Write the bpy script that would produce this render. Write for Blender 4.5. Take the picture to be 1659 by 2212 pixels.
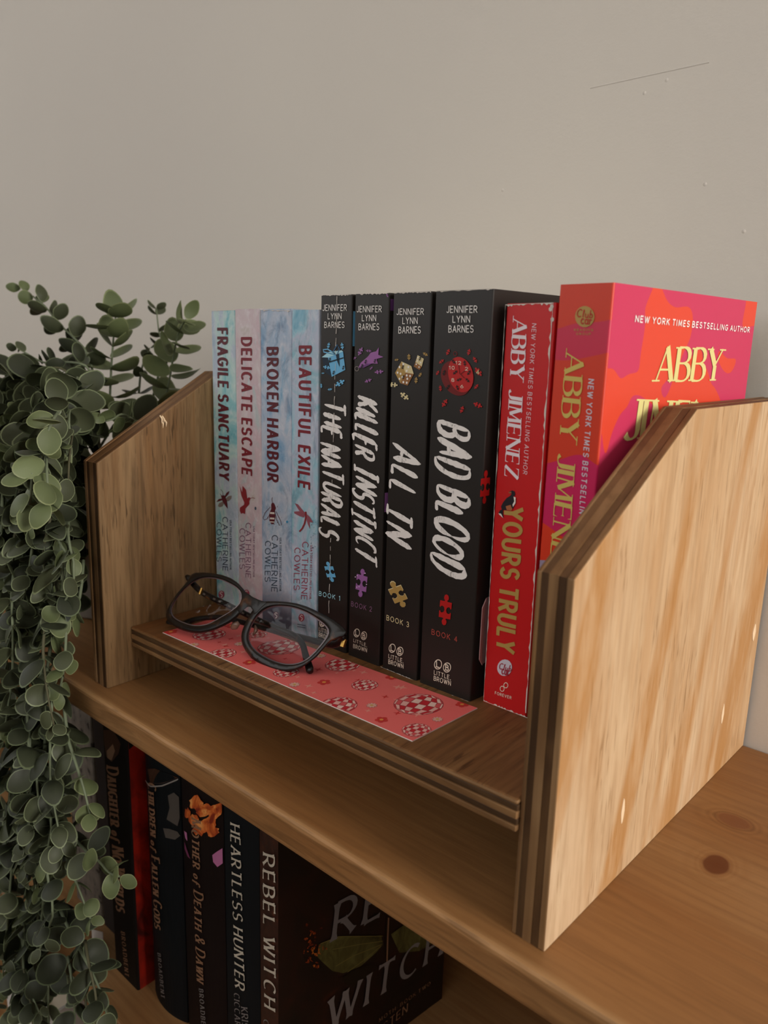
import bpy, bmesh, math, random
from mathutils import Vector, Matrix
import numpy as np
for _o in list(bpy.data.objects): bpy.data.objects.remove(_o)
SC = bpy.context.scene; COL = SC.collection
rnd = random.Random(7)

# ------------------------------------------------------------------ camera
CX, CY, CZ = .4576, -.2435, .2375
YAW, PIT, ROL, FPX = .7150, -.2186, .0293, 1650.0
_cy, _sy, _cp, _sp = math.cos(YAW), math.sin(YAW), math.cos(PIT), math.sin(PIT)
_fw = Vector((-_sy*_cp, _cy*_cp, _sp)); _rt = Vector((_cy, _sy, 0)); _up = _rt.cross(_fw)
_c, _s = math.cos(ROL), math.sin(ROL)
RT = _c*_rt + _s*_up; UP = -_s*_rt + _c*_up; FW = _fw
cd = bpy.data.cameras.new('camera'); cam = bpy.data.objects.new('camera', cd); COL.objects.link(cam)
cam.matrix_world = Matrix(((RT.x, UP.x, -FW.x, CX), (RT.y, UP.y, -FW.y, CY), (RT.z, UP.z, -FW.z, CZ), (0, 0, 0, 1)))
cd.sensor_fit = 'VERTICAL'; cd.sensor_height = 36; cd.sensor_width = 27; cd.lens = FPX/2212*36
cd.clip_start = .01; cd.clip_end = 20
cd.dof.use_dof = True; cd.dof.focus_distance = .43; cd.dof.aperture_fstop = 11
SC.camera = cam
CAMP = Vector((CX, CY, CZ))
def ray(u, v): return RT*((u-829.5)/FPX) + UP*((1106-v)/FPX) + FW
def atY(u, v, y):
    r = ray(u, v); return CAMP + r*((y-CY)/r.y)
def atP(u, v, P, n):
    r = ray(u, v); return CAMP + r*((P-CAMP).dot(n)/r.dot(n))

# ------------------------------------------------------------------ light
w = bpy.data.worlds.new('world'); SC.world = w; w.use_nodes = True
bg = w.node_tree.nodes['Background']; bg.inputs[0].default_value = (1, .985, .965, 1); bg.inputs[1].default_value = 1.72
def area(name, loc, target, sx, sy, power, col):
    l = bpy.data.lights.new(name, 'AREA'); l.shape = 'RECTANGLE'; l.size = sx; l.size_y = sy; l.energy = power; l.color = col
    o = bpy.data.objects.new(name, l); COL.objects.link(o); o.location = loc
    o.rotation_euler = (Vector(target)-Vector(loc)).to_track_quat('-Z', 'Y').to_euler(); return o
area('window_light', (2.45, -.03, .62), (.25, .06, .08), .42, .95, 44, (1, .95, .89))
SC.view_settings.view_transform = 'Standard'; SC.view_settings.look = 'None'
SC.view_settings.gamma = 1; SC.view_settings.use_curve_mapping = False; SC.view_settings.exposure = 0

# ------------------------------------------------------------------ helpers
def lin(c):
    if isinstance(c, str): c = tuple(int(c[i:i+2], 16) for i in (0, 2, 4))
    return tuple(((x/255)/12.92 if x/255 <= .04045 else ((x/255+.055)/1.055)**2.4) for x in c)+(1,)
MATS = {}
def M(name, col, rough=.6, **k):
    if name in MATS: return MATS[name]
    m = bpy.data.materials.new(name); m.use_nodes = True; b = m.node_tree.nodes['Principled BSDF']
    b.inputs['Base Color'].default_value = lin(col); b.inputs['Roughness'].default_value = rough
    b.inputs['Specular IOR Level'].default_value = k.get('spec', .3)
    if 'metal' in k: b.inputs['Metallic'].default_value = k['metal']
    MATS[name] = m; return m
class NT:
    def __init__(s, name, rough=.6, spec=.3):
        s.m = bpy.data.materials.new(name); s.m.use_nodes = True; s.t = s.m.node_tree; s.b = s.t.nodes['Principled BSDF']
        s.b.inputs['Roughness'].default_value = rough; s.b.inputs['Specular IOR Level'].default_value = spec
        s.co = s.t.nodes.new('ShaderNodeTexCoord').outputs['Object']; MATS[name] = s.m
    def n(s, t): return s.t.nodes.new('ShaderNode'+t)
    def put(s, i, v):
        if hasattr(v, 'links'): s.t.links.new(v, i)
        else: i.default_value = v
    def map(s, sc, loc=(0, 0, 0), rot=(0, 0, 0), co=None):
        n = s.n('Mapping'); s.put(n.inputs[0], co or s.co); n.inputs[1].default_value = loc; n.inputs[2].default_value = rot; n.inputs[3].default_value = sc
        return n.outputs[0]
    def noise(s, v, sc=1, det=3, rough=.5, dist=0):
        n = s.n('TexNoise'); s.put(n.inputs['Vector'], v); n.inputs['Scale'].default_value = sc; n.inputs['Detail'].default_value = det
        n.inputs['Roughness'].default_value = rough; n.inputs['Distortion'].default_value = dist; return n.outputs[0]
    def math(s, op, a, b=0, c=0):
        n = s.n('Math'); n.operation = op
        for i, v in enumerate((a, b, c)): s.put(n.inputs[i], v)
        return n.outputs[0]
    def ramp(s, f, stops, mode='LINEAR'):
        n = s.n('ValToRGB'); s.put(n.inputs[0], f); r = n.color_ramp; r.interpolation = mode
        while len(r.elements) < len(stops): r.elements.new(.5)
        for e, (p, c) in zip(r.elements, stops): e.position = p; e.color = lin(c) if not isinstance(c, float) else (c, c, c, 1)
        return n.outputs[0]
    def mix(s, f, a, b, mode='MIX'):
        n = s.n('MixRGB'); n.blend_type = mode; s.put(n.inputs[0], f)
        s.put(n.inputs[1], a if hasattr(a, 'links') else lin(a)); s.put(n.inputs[2], b if hasattr(b, 'links') else lin(b)); return n.outputs[0]
    def sep(s, v=None):
        n = s.n('SeparateXYZ'); s.put(n.inputs[0], v or s.co); return n.outputs
    def bump(s, h, strength=.3, dist=.001):
        n = s.n('Bump'); n.inputs['Strength'].default_value = strength; n.inputs['Distance'].default_value = dist
        s.put(n.inputs['Height'], h); s.t.links.new(n.outputs[0], s.b.inputs['Normal'])
    def col(s, c): s.put(s.b.inputs['Base Color'], c); return s.m

class MB:
    def __init__(s): s.v = []; s.f = []; s.m = []; s.mats = []
    def mi(s, m):
        if m not in s.mats: s.mats.append(m)
        return s.mats.index(m)
    def face(s, pts, m):
        i = len(s.v); s.v += [tuple(p) for p in pts]; s.f.append(list(range(i, i+len(pts)))); s.m.append(s.mi(m))
    def grid(s, vs, fs, m):
        i = len(s.v); s.v += [tuple(p) for p in vs]; k = s.mi(m)
        for f in fs: s.f.append([i+a for a in f]); s.m.append(k)
    def prism(s, poly, fn0, fn1, m, ms=None):
        n = len(poly); a = [fn0(p) for p in poly]; b = [fn1(p) for p in poly]
        fs = [[j, (j+1) % n, n+(j+1) % n, n+j] for j in range(n)]
        if isinstance(ms, list):
            for j, f in enumerate(fs): s.grid([(a+b)[i] for i in f], [[0, 1, 2, 3]], ms[j])
        else: s.grid(a+b, fs, ms or m)
        s.grid(a, [list(range(n))[::-1]], m); s.grid(b, [list(range(n))], m)
    def box(s, x0, x1, y0, y1, z0, z1, m):
        s.prism([(x0, y0), (x1, y0), (x1, y1), (x0, y1)], lambda p: (p[0], p[1], z0), lambda p: (p[0], p[1], z1), m)
    def tube(s, pts, rs, m, n=8, flat=1.0, cap=True):
        pts = [Vector(p) for p in pts]; rings = []; prev = None
        for i, p in enumerate(pts):
            t = (pts[min(i+1, len(pts)-1)]-pts[max(i-1, 0)]).normalized()
            if prev is None: a = t.cross(Vector((0, 0, 1))); a = a if a.length > .05 else t.cross(Vector((1, 0, 0)))
            else: a = prev - t*prev.dot(t)
            a.normalize(); prev = a; b = t.cross(a); r = rs[i] if isinstance(rs, (list, tuple)) else rs
            rings.append([p+a*(r*flat*math.cos(2*math.pi*k/n))+b*(r*math.sin(2*math.pi*k/n)) for k in range(n)])
        vs = [q for r in rings for q in r]
        fs = [[i*n+k, i*n+(k+1) % n, (i+1)*n+(k+1) % n, (i+1)*n+k] for i in range(len(pts)-1) for k in range(n)]
        if cap: fs += [list(range(n))[::-1], [(len(pts)-1)*n+k for k in range(n)]]
        s.grid(vs, fs, m)
    def lathe(s, prof, cx, cy, m, n=28):
        vs = [(cx+r*math.cos(2*math.pi*k/n), cy+r*math.sin(2*math.pi*k/n), z) for r, z in prof for k in range(n)]
        s.grid(vs, [[i*n+k, i*n+(k+1) % n, (i+1)*n+(k+1) % n, (i+1)*n+k] for i in range(len(prof)-1) for k in range(n)], m)
    def mesh(s, name):
        me = bpy.data.meshes.new(name); me.from_pydata(s.v, [], s.f)
        for m in s.mats: me.materials.append(m)
        me.polygons.foreach_set('material_index', s.m); me.update(); return me
    def obj(s, name, parent=None, smooth=False, bevel=0, fix=True, seg=2):
        me = s.mesh(name)
        if fix or bevel:
            bm = bmesh.new(); bm.from_mesh(me); bmesh.ops.remove_doubles(bm, verts=bm.verts, dist=1e-6)
            bmesh.ops.recalc_face_normals(bm, faces=bm.faces); bm.to_mesh(me); bm.free()
        o = bpy.data.objects.new(name, me); COL.objects.link(o)
        if parent: o.parent = parent
        if smooth: me.polygons.foreach_set('use_smooth', [True]*len(me.polygons))
        if bevel:
            b = o.modifiers.new('bevel', 'BEVEL'); b.width = bevel; b.segments = seg; b.limit_method = 'ANGLE'; b.angle_limit = .6
        return o
def empty(name, loc=(0, 0, 0), rz=0.):
    o = bpy.data.objects.new(name, None); COL.objects.link(o); o.location = loc; o.rotation_euler = (0, 0, rz); o.empty_display_size = .02
    return o
def tag(o, label=None, cat=None, group=None, kind=None):
    if label: o['label'] = label
    if cat: o['category'] = cat
    if group: o['group'] = group
    if kind: o['kind'] = kind
    return o

# ------------------------------------------------------------------ wood and wall materials
def wood(name, axis, light, mid, dark, amber, blot=9, rough=.55, pores=True, cells=1.0, streak=.5, bands=False):
    t = NT(name, rough, .25); L = {'x': (.06, 1, 1), 'y': (1, .06, 1), 'z': (1, 1, .06)}[axis]
    sc = lambda k: tuple(a*k for a in L)
    big = t.noise(t.map(tuple(blot*(.35 if a < 1 else 1) for a in L)), 1, 3, .55, .6)
    c = t.ramp(big, [(.3, amber), (.47, mid), (.66, light)])
    gr = t.noise(t.map(sc(260*cells)), 1, 4, .6, .3)
    c = t.mix(t.math('MULTIPLY', t.ramp(gr, [(.35, 1.), (.6, 0.)]), streak), c, dark)
    st = t.noise(t.map(sc(55*cells), (3, 1, 2)), 1, 2, .5, .8)
    c = t.mix(t.math('MULTIPLY', t.ramp(st, [(.52, 0.), (.68, 1.)]), .4), c, amber)
    if pores:
        po = t.noise(t.map(tuple(a*(700 if a == 1 else 900) for a in L), (5, 2, 8)), 1, 1, .5)
        msk = t.ramp(t.noise(t.map((30, 30, 30)), 1, 2), [(.42, 0.), (.6, 1.)])
        c = t.mix(t.math('MULTIPLY', t.math('MULTIPLY', t.ramp(po, [(.6, 0.), (.66, 1.)]), msk), .75), c, dark)
    if bands:
        sx, sy, sz = t.sep(); cb = t.n('CombineXYZ'); t.put(cb.inputs[0], t.math('MULTIPLY', t.math('SUBTRACT', sy, t.math('MULTIPLY', sz, .3)), 30)); t.put(cb.inputs[1], t.math('MULTIPLY', sz, 2.5)); bn = t.noise(cb.outputs[0], 1, 2, .5, .4)
        c = t.mix(t.math('MULTIPLY', t.ramp(bn, [(.5, 0.), (.6, 1.)]), .75), c, amber)
        pn = t.noise(t.map((110, 110, 22), (5, 1, 3)), 1, 3, .6); c = t.mix(t.math('MULTIPLY', t.ramp(pn, [(.48, 0.), (.75, 1.)]), .3), c, 'dfc8a6')
    t.bump(gr, .25, .0006); t.c = c; t.gr = gr
    t.col(c); return t
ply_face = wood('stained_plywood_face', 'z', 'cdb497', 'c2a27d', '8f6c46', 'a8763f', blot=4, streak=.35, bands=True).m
ply_in = wood('darker_plywood_face', 'z', 'a2855f', '806343', '38260f', '795026').m  # inner panel faces, browner and darker than the outer ones
ply_top = wood('stained_plywood_shelf', 'y', '8a653f', '7a5230', '472b15', '72421c', blot=14).m
ply_light = wood('ply_long_grain', 'z', 'a5835d', '8b6a47', '553a22', '7a5733', blot=30, pores=False, cells=.35, streak=.75).m
ply_dark = wood('ply_end_grain', 'z', '5f4429', '4d3520', '2c1d10', '452d18', blot=40, pores=False, cells=.35, streak=.6).m
ply_lightx = wood('ply_long_grain_across', 'x', '9c7850', '84613d', '4e351e', '735030', blot=30, pores=False, cells=.35, streak=.75).m
ply_darkx = wood('ply_end_grain_across', 'x', '5b4229', '4a3420', '2a1b0f', '442d19', blot=40, pores=False, cells=.35, streak=.6).m
edge_a = wood('sanded_edge_brown', 'y', '876444', '775636', '4c331d', '6b4828', blot=30, pores=False, cells=.5).m
edge_b = wood('sanded_edge_dark', 'y', '735236', '64462c', '3f2a17', '5c3d22', blot=30, pores=False, cells=.5).m
plug_m = M('pale_wood_filler', 'e4c9a6', .6)
def pine():
    t = wood('waxed_pine_board', 'x', 'a67e54', '926941', '5c3c22', '875931', blot=7, rough=.42, pores=False, streak=.3)
    c = t.c; x, y, z = t.sep()
    nz = t.math('MULTIPLY', t.math('SUBTRACT', t.noise(t.map((60, 60, 60)), 1, 2), .5), .35)
    for kx, ky, rx, ry, col, halo in KNOTS:
        dx = t.math('DIVIDE', t.math('SUBTRACT', x, kx), rx); dy = t.math('DIVIDE', t.math('SUBTRACT', y, ky), ry)
        r = t.math('ADD', t.math('SQRT', t.math('ADD', t.math('MULTIPLY', dx, dx), t.math('MULTIPLY', dy, dy))), nz)
        ring = t.ramp(t.math('DIVIDE', r, 3), [(0, 0.), (.30, 0.), (.36, 1.), (.42, .0), (.48, .5), (.56, 0.), (.7, .3), (.85, 0.)])
        c = t.mix(t.math('MULTIPLY', ring, .55), c, halo)
        c = t.mix(t.ramp(t.math('DIVIDE', r, 3), [(0, 1.), (.27, .95), (.345, 0.)]), c, col)
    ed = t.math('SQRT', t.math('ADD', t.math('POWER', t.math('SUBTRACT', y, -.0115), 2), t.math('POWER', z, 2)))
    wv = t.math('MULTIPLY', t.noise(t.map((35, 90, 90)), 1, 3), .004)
    c = t.mix(t.math('MULTIPLY', t.ramp(t.math('MULTIPLY', t.math('ADD', ed, wv), 100), [(.25, 1.), (.62, 0.)]), .42), c, 'c29a6c')  # paler worn arris, with an edge highlight painted into the colour
    fg = t.noise(t.map((14, 10, 190), (3, 1, 2)), 1, 3, .55, 1.5); c = t.mix(t.math('MULTIPLY', t.math('LESS_THAN', y, -.011), t.math('MULTIPLY', t.ramp(fg, [(.48, 0.), (.62, 1.)]), .45)), c, '5a3d22')
    return t.col(c)
_k1 = atP(1586, 1774, Vector((0, 0, 0)), Vector((0, 0, 1))); _k2 = atP(1546, 1868, Vector((0, 0, 0)), Vector((0, 0, 1)))
KNOTS = [(_k1.x, _k1.y, .0088, .0062, '774a2c', '5e381e'), (_k2.x, _k2.y, .0060, .0088, '5e3116', '7d522c')]
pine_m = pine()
pine_dark = wood('pine_back_boards', 'x', '8a6338', '795330', '4c3218', '6f4824', blot=8, pores=False).m
def wallmat():
    t = NT('greige_wall_paint', .85, .15); x, y, z = t.sep()
    a = t.noise(t.map((2.2, 2.2, 2.2)), 1, 2)
    c = t.ramp(a, [(.35, 'cdc7bf'), (.65, 'd2ccc3')])
    fine = t.noise(t.map((420, 420, 420)), 1, 3, .6); lump = t.noise(t.map((45, 45, 45)), 1, 3)
    # one long scratch in the paint and a few nibs
    p0 = atY(1275, 190, WALLY); p1 = atY(1532, 134, WALLY)
    sl = (p1.z-p0.z)/(p1.x-p0.x)
    dz = t.math('ABSOLUTE', t.math('SUBTRACT', z, t.math('MULTIPLY_ADD', t.math('SUBTRACT', x, p0.x), sl, p0.z)))
    line = t.math('MULTIPLY', t.ramp(t.math('MULTIPLY', dz, 1000), [(0, 1.), (.6, 0.)]),
                  t.math('MULTIPLY', t.math('GREATER_THAN', x, p0.x), t.math('LESS_THAN', x, p1.x)))
    h = t.math('ADD', t.math('MULTIPLY', fine, .25), t.math('ADD', t.math('MULTIPLY', lump, .5), t.math('MULTIPLY', line, .9)))
    for u, v in ((1440, 173), (1392, 201), (1086, 411), (1523, 398), (326, 132), (1607, 500)):
        p = atY(u, v, WALLY); d2 = t.math('SQRT', t.math('ADD', t.math('POWER', t.math('SUBTRACT', x, p.x), 2), t.math('POWER', t.math('SUBTRACT', z, p.z), 2)))
        h = t.math('ADD', h, t.ramp(t.math('MULTIPLY', d2, 500), [(0, 1.), (.6, 0.)]))
    t.bump(h, .5, .0008); return t.col(c)
WALLY = .2345
wall_m = wallmat()

# ------------------------------------------------------------------ setting
def struct(name, mb): o = mb.obj(name); o['kind'] = 'structure'; return o
b = MB(); b.box(-2.7, 3.0, WALLY, WALLY+.1, -1.0, 1.7, wall_m); struct('wall_back', b)
fl = NT('brown_floor_boards', .5); fl.col(fl.ramp(fl.noise(fl.map((3, 40, 1)), 1, 3), [(.3, '4d3826'), (.7, '6a4e35')]))
b = MB(); b.box(-2.6, 2.9, -2.4, WALLY, -1.05, -1.0, fl.m); struct('floor', b)
b = MB(); b.box(-2.7, 3.0, -2.5, WALLY+.1, 1.7, 1.8, M('light_block_ceiling_white', 'd8d4cc', .9)); struct('light_block_ceiling', b)  # unseen ceiling, added to cut the light from overhead
block_dark = M('dark_brown_light_block', '4f4238', .8)  # for two unseen half-height walls, added to hold back low ambient light
b = MB(); b.box(-2.6, 2.9, -2.5, -2.4, -1.0, .42, block_dark); struct('light_block_front', b)
b = MB(); b.box(-2.7, -2.6, -2.5, WALLY+.1, -1.0, .42, block_dark); struct('light_block_left', b)
b = MB(); b.box(2.9, 3.0, -2.5, WALLY+.1, -1.0, 1.7, wall_m); struct('wall_right', b)

# bookcase: boards, uprights, back
SHF = -.0123; STH = .0186; LOWZ = -.258; LOW2 = -.56
bc = tag(empty('bookcase', (0, .1, -1.0)), 'waxed pine bookcase with thick boards standing against the greige wall', 'bookcase')
def kid(mb, name, par, **k):
    o = mb.obj(name, None, **k); o.parent = par; o.matrix_parent_inverse = par.matrix_basis.inverted(); return o
L0, L1 = -.56, .95
for z in (0, LOWZ, LOW2):
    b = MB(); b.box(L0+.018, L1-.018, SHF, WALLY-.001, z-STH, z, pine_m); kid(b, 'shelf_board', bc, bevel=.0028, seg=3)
for x in (L0, L1-.018):
    b = MB(); b.box(x, x+.018, SHF, WALLY-.001, -1.0, 0., pine_m); kid(b, 'upright', bc, bevel=.002)
for z0, z1 in ((LOW2, LOWZ-STH), (LOWZ, -STH)):
    b = MB(); b.box(L0+.018, L1-.018, WALLY-.008, WALLY-.002, z0, z1, pine_dark); kid(b, 'back_panel', bc)

# ------------------------------------------------------------------ plywood book rack
RW, RD, H1, H2, RC = .3229, .232, .1566, .2132, .0968
AL, LL, AR, LR = .0085, .0102, -.030, -.004
TL, TR = .0172, .0157
S0, SL = .0404, .0663
rack = tag(empty('tabletop_book_rack', (.16, .1, 0)), 'stained plywood tabletop book rack with two sloped side panels standing on the pine shelf', 'book rack')
def zs(x): return S0+SL*x
OUT = [(0, 0), (RD, 0), (RD, H2), (RC, H2), (0, H1)]
def panel(x0, t, ang, lean, dirn, mats):
    def put(xx, p, ins):
        y, z = p
        y = min(max(y, ins), RD-ins); z = z-ins*.8 if z > .01 else z
        X = x0+math.cos(ang)*xx-math.sin(ang)*y+lean*z; Y = math.sin(ang)*xx+math.cos(ang)*y
        return (X, Y, z)
    lay = [.13, .2, .25, .21, .21]; acc = 0; pl = []; first = None
    for i, f in enumerate(lay):
        a, c = acc*t*dirn, (acc+f)*t*dirn; acc += f; pl.append((a, c, mats[i], [0, .0003, .0001, .0004, 0][i]))
    b = MB()
    for i in (0, 4):
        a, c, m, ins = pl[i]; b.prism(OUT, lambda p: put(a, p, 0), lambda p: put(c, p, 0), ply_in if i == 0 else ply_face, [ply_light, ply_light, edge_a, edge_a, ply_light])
    sp = kid(b, 'side_panel', rack, bevel=.0007)
    for i in (1, 2, 3):
        a, c, m, ins = pl[i]; b = MB(); b.prism(OUT, lambda p: put(a, p, ins), lambda p: put(c, p, ins*.6), m, [m, m, (edge_b, edge_a, edge_b)[i-1], (edge_b, edge_a, edge_b)[i-1], m])
        o = b.obj('ply'); o.parent = sp
    return sp, put
PLYM = [ply_light, ply_dark, ply_light, ply_dark, ply_light]
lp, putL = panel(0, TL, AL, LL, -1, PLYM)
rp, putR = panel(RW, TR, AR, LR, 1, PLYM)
# pale filler plugs in the outer face of the right panel
nR = Vector((math.cos(AR), math.sin(AR), 0)); PR = Vector(putR(TR, (0, 0), 0))
for (u, v), hw, hh in (((1344, 1752), .0016, .0068), ((1560, 1543), .0018, .0062), ((1628, 1366), .0026, .0055)):
    c = atP(u, v, PR+Vector((LR*.07, 0, 0)), nR); dy = Vector((-math.sin(AR), math.cos(AR), 0))
    b = MB(); pts = []
    for k in range(14):
        a = 2*math.pi*k/14; s = math.sin(a); pts.append((hw*math.cos(a)*(1-.35*abs(s)), hh*s*(1+.1*rnd.uniform(-1, 1))))
    b.prism(pts, lambda p: c+dy*p[0]+Vector((LR*p[1], 0, p[1]))-nR*.0004, lambda p: c+dy*p[0]+Vector((LR*p[1], 0, p[1]))+nR*.0004, plug_m)
    o = b.obj('filler_plug'); o.parent = rp; o['label'] = 'pale pointed oval filler plug'
# torn fibre on the left panel's sloped edge
c = Vector(putL(0, (.0485, H1+(H2-H1)*.5), 0)); b = MB()
for k in range(5):
    q = c+Vector((rnd.uniform(-.0006, .0012), rnd.uniform(-.004, .004), rnd.uniform(-.004, 0)))
    b.tube([q, q+Vector((.0008, .001, -.002)), q+Vector((.0003, .001, -.005))], [.0005, .0006, .0001], plug_m, 5)
o = b.obj('torn_splinter'); o.parent = lp
# shelf of the rack, five plies
fl0 = (.0004, .019); fr0 = (RW-.0004, -.0022)
def shp(ins): return [(fl0[0], fl0[1]+ins), (fr0[0], fr0[1]+ins), (RW+.0035, .222), (.0, .225)]
acc = 0; TS = .0143
for i, (f, m, ins) in enumerate([(.17, ply_top, 0), (.2, ply_darkx, .0007), (.24, ply_lightx, .0001), (.2, ply_darkx, .0008), (.19, ply_lightx, .0002)]):
    za, zb = -acc*TS, -(acc+f)*TS; acc += f; b = MB()
    b.prism(shp(ins), lambda p: (p[0], p[1], zs(p[0])+zb), lambda p: (p[0], p[1], zs(p[0])+za), m, ply_lightx if i == 0 else m)
    if i == 0: sb = kid(b, 'shelf_board', rack, bevel=.0012)
    else: o = b.obj('ply', bevel=.0005); o.parent = sb
# ------------------------------------------------------------------ stroke lettering (own glyphs)
def arc(cx, cy, rx, ry, a0, a1, n=9): return [(cx+rx*math.cos(math.radians(a0+(a1-a0)*i/n)), cy+ry*math.sin(math.radians(a0+(a1-a0)*i/n))) for i in range(n+1)]
def _bowl(w, y0, y1): r = (y1-y0)/2; return [(0, y1), (w-.3, y1)]+arc(w-.3, (y0+y1)/2, .3, r, 90, -90)+[(0, y0)]
_S = arc(.3, .74, .28, .26, 35, 270, 9)[:-1]+arc(.3, .25, .3, .25, 90, -150, 10)
GL = {
 'A': (.72, [[(0, 0), (.36, 1)], [(.36, 1), (.72, 0)], [(.13, .34), (.59, .34)]]),
 'B': (.6, [[(0, 0), (0, 1)], _bowl(.54, .53, 1), _bowl(.6, 0, .53)]),
 'C': (.68, [arc(.38, .5, .38, .5, 52, 308, 16)]),
 'D': (.68, [[(0, 0), (0, 1)], [(0, 1), (.25, 1)]+arc(.25, .5, .43, .5, 90, -90, 12)+[(0, 0)]]),
 'E': (.52, [[(0, 0), (0, 1)], [(0, 1), (.52, 1)], [(0, .52), (.45, .52)], [(0, 0), (.52, 0)]]),
 'F': (.5, [[(0, 0), (0, 1)], [(0, 1), (.5, 1)], [(0, .5), (.43, .5)]]),
 'G': (.72, [arc(.38, .5, .38, .5, 52, 330, 16)+[(.72, .45)], [(.42, .45), (.73, .45)]]),
 'H': (.64, [[(0, 0), (0, 1)], [(.64, 0), (.64, 1)], [(0, .52), (.64, .52)]]),
 'I': (.02, [[(0, 0), (0, 1)]]),
 'J': (.42, [[(.42, 1), (.42, .25)]+arc(.2, .25, .22, .25, 0, -150, 8)]),
 'K': (.62, [[(0, 0), (0, 1)], [(.58, 1), (.02, .42)], [(.18, .58), (.62, 0)]]),
 'L': (.48, [[(0, 0), (0, 1)], [(0, 0), (.48, 0)]]),
 'M': (.82, [[(.02, 0), (.08, 1)], [(.08, 1), (.41, .12)], [(.41, .12), (.74, 1)], [(.74, 1), (.8, 0)]]),
 'N': (.66, [[(0, 0), (0, 1)], [(0, 1), (.66, 0)], [(.66, 0), (.66, 1)]]),
 'O': (.78, [arc(.39, .5, .39, .5, 0, 360, 24)]),
 'P': (.58, [[(0, 0), (0, 1)], _bowl(.58, .45, 1)]),
 'R': (.62, [[(0, 0), (0, 1)], _bowl(.58, .47, 1), [(.25, .47), (.62, 0)]]),
 'S': (.6, [_S]),
 'T': (.6, [[(.3, 0), (.3, 1)], [(0, 1), (.6, 1)]]),
 'U': (.64, [[(0, 1), (0, .3)]+arc(.32, .3, .32, .3, 180, 360, 10)+[(.64, 1)]]),
 'V': (.7, [[(0, 1), (.35, 0)], [(.35, 0), (.7, 1)]]),
 'W': (1.0, [[(0, 1), (.26, 0)], [(.26, 0), (.5, .95)], [(.5, .95), (.74, 0)], [(.74, 0), (1, 1)]]),
 'X': (.64, [[(0, 1), (.64, 0)], [(0, 0), (.64, 1)]]),
 'Y': (.66, [[(0, 1), (.33, .48)], [(.66, 1), (.33, .48)], [(.33, .48), (.33, 0)]]),
 'Z': (.6, [[(.03, 1), (.6, 1)], [(.6, 1), (0, 0)], [(0, 0), (.6, 0)]]),
 '1': (.24, [[(0, .82), (.2, 1)], [(.2, 1), (.2, 0)]]),
 '2': (.52, [arc(.26, .73, .25, .27, 170, -30, 9)+[(0, 0)], [(0, 0), (.52, 0)]]),
 '3': (.5, [arc(.22, .76, .24, .24, 150, -90, 9), arc(.22, .26, .27, .26, 90, -150, 9)]),
 '4': (.56, [[(.4, 0), (.4, 1)], [(.4, 1), (0, .28)], [(0, .28), (.56, .28)]]),
 '6': (.54, [arc(.27, .3, .27, .3, 0, 360, 14), [(.02, .4), (.36, 1)]]),
 '8': (.5, [arc(.25, .76, .21, .24, 0, 360, 12), arc(.25, .27, .25, .27, 0, 360, 12)]),
 '0': (.56, [arc(.28, .5, .28, .5, 0, 360, 16)]),
 ',': (.08, [[(.06, .06), (0, -.16)]]), '.': (.05, [[(0, 0), (0, .03)]]),
 '&': (.66, [[(.66, 0), (.16, .72)]+arc(.3, .8, .18, .2, 190, -40, 8)+[(.1, .42)]+arc(.26, .24, .26, .24, 130, 330, 8)+[(.66, .46)]]),
 'f': (.34, [[(.08, -.15), (.14, .5)]+arc(.28, .5, .14, .2, 180, 30, 6), [(0, .36), (.3, .36)]]),
 'o': (.36, [arc(.18, .25, .17, .22, 0, 360, 12)]),
 'c': (.46, [arc(.25, .25, .25, .25, 50, 320, 10)]), 'a': (.5, [arc(.23, .25, .23, .25, 0, 360, 12), [(.46, .5), (.46, .05), (.55, 0)]]),
 'r': (.32, [[(.04, 0), (.04, .5)], [(.04, .32), (.18, .5), (.32, .46)]]), 'l': (.16, [[(.02, .1), (.12, 1.0), (.03, 1.0), (.03, .1), (.14, 0)]]),
 'u': (.46, [[(0, .5), (0, .2)]+arc(.2, .2, .2, .2, 180, 360, 6)+[(.4, .5), (.4, .05), (.48, 0)]]),
 'b': (.46, [[(0, 1), (0, .02)], arc(.2, .25, .2, .25, 0, 360, 12)]),
 '\'': (.05, [[(0, 1), (0, .8)]]), ':': (.05, [[(0, .08), (0, .12)], [(0, .5), (0, .54)]]),
}
GLB = {'T': (.86, [[(.42, 0), (.42, 1)], [(0, 1), (.86, 1)]]), 'I': (.62, [[(.3, 0), (.3, 1)], [(.02, 1), (.6, 1)], [(0, 0), (.56, 0)]]), 'i': GL['I']}
def resample(pl, n):
    d = [0.]
    for a, c in zip(pl, pl[1:]): d.append(d[-1]+math.dist(a, c))
    out = []; L = d[-1]; j = 0
    for i in range(n):
        s = L*i/(n-1)
        while j < len(d)-2 and d[j+1] < s: j += 1
        f = (s-d[j])/max(d[j+1]-d[j], 1e-9); a, c = pl[j], pl[j+1]; out.append((a[0]+(c[0]-a[0])*f, a[1]+(c[1]-a[1])*f))
    return out
def ribbon(pl, wf, emit, closed=False):
    """pl in metres, wf(i, n, angle) half width -> quads through emit(list of pts)"""
    n = len(pl); Ls = []; Rs = []
    for i in range(n):
        if closed: a, c = pl[(i-1) % (n-1)], pl[(i+1) % (n-1)] if i < n-1 else pl[1]
        else: a, c = pl[max(i-1, 0)], pl[min(i+1, n-1)]
        dx, dy = c[0]-a[0], c[1]-a[1]; l = math.hypot(dx, dy) or 1e-9; h = wf(i, n, math.atan2(dy, dx))
        Ls.append((pl[i][0]-dy/l*h, pl[i][1]+dx/l*h)); Rs.append((pl[i][0]+dy/l*h, pl[i][1]-dx/l*h))
    for i in range(n-1): emit([Rs[i], Rs[i+1], Ls[i+1], Ls[i]])
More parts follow.
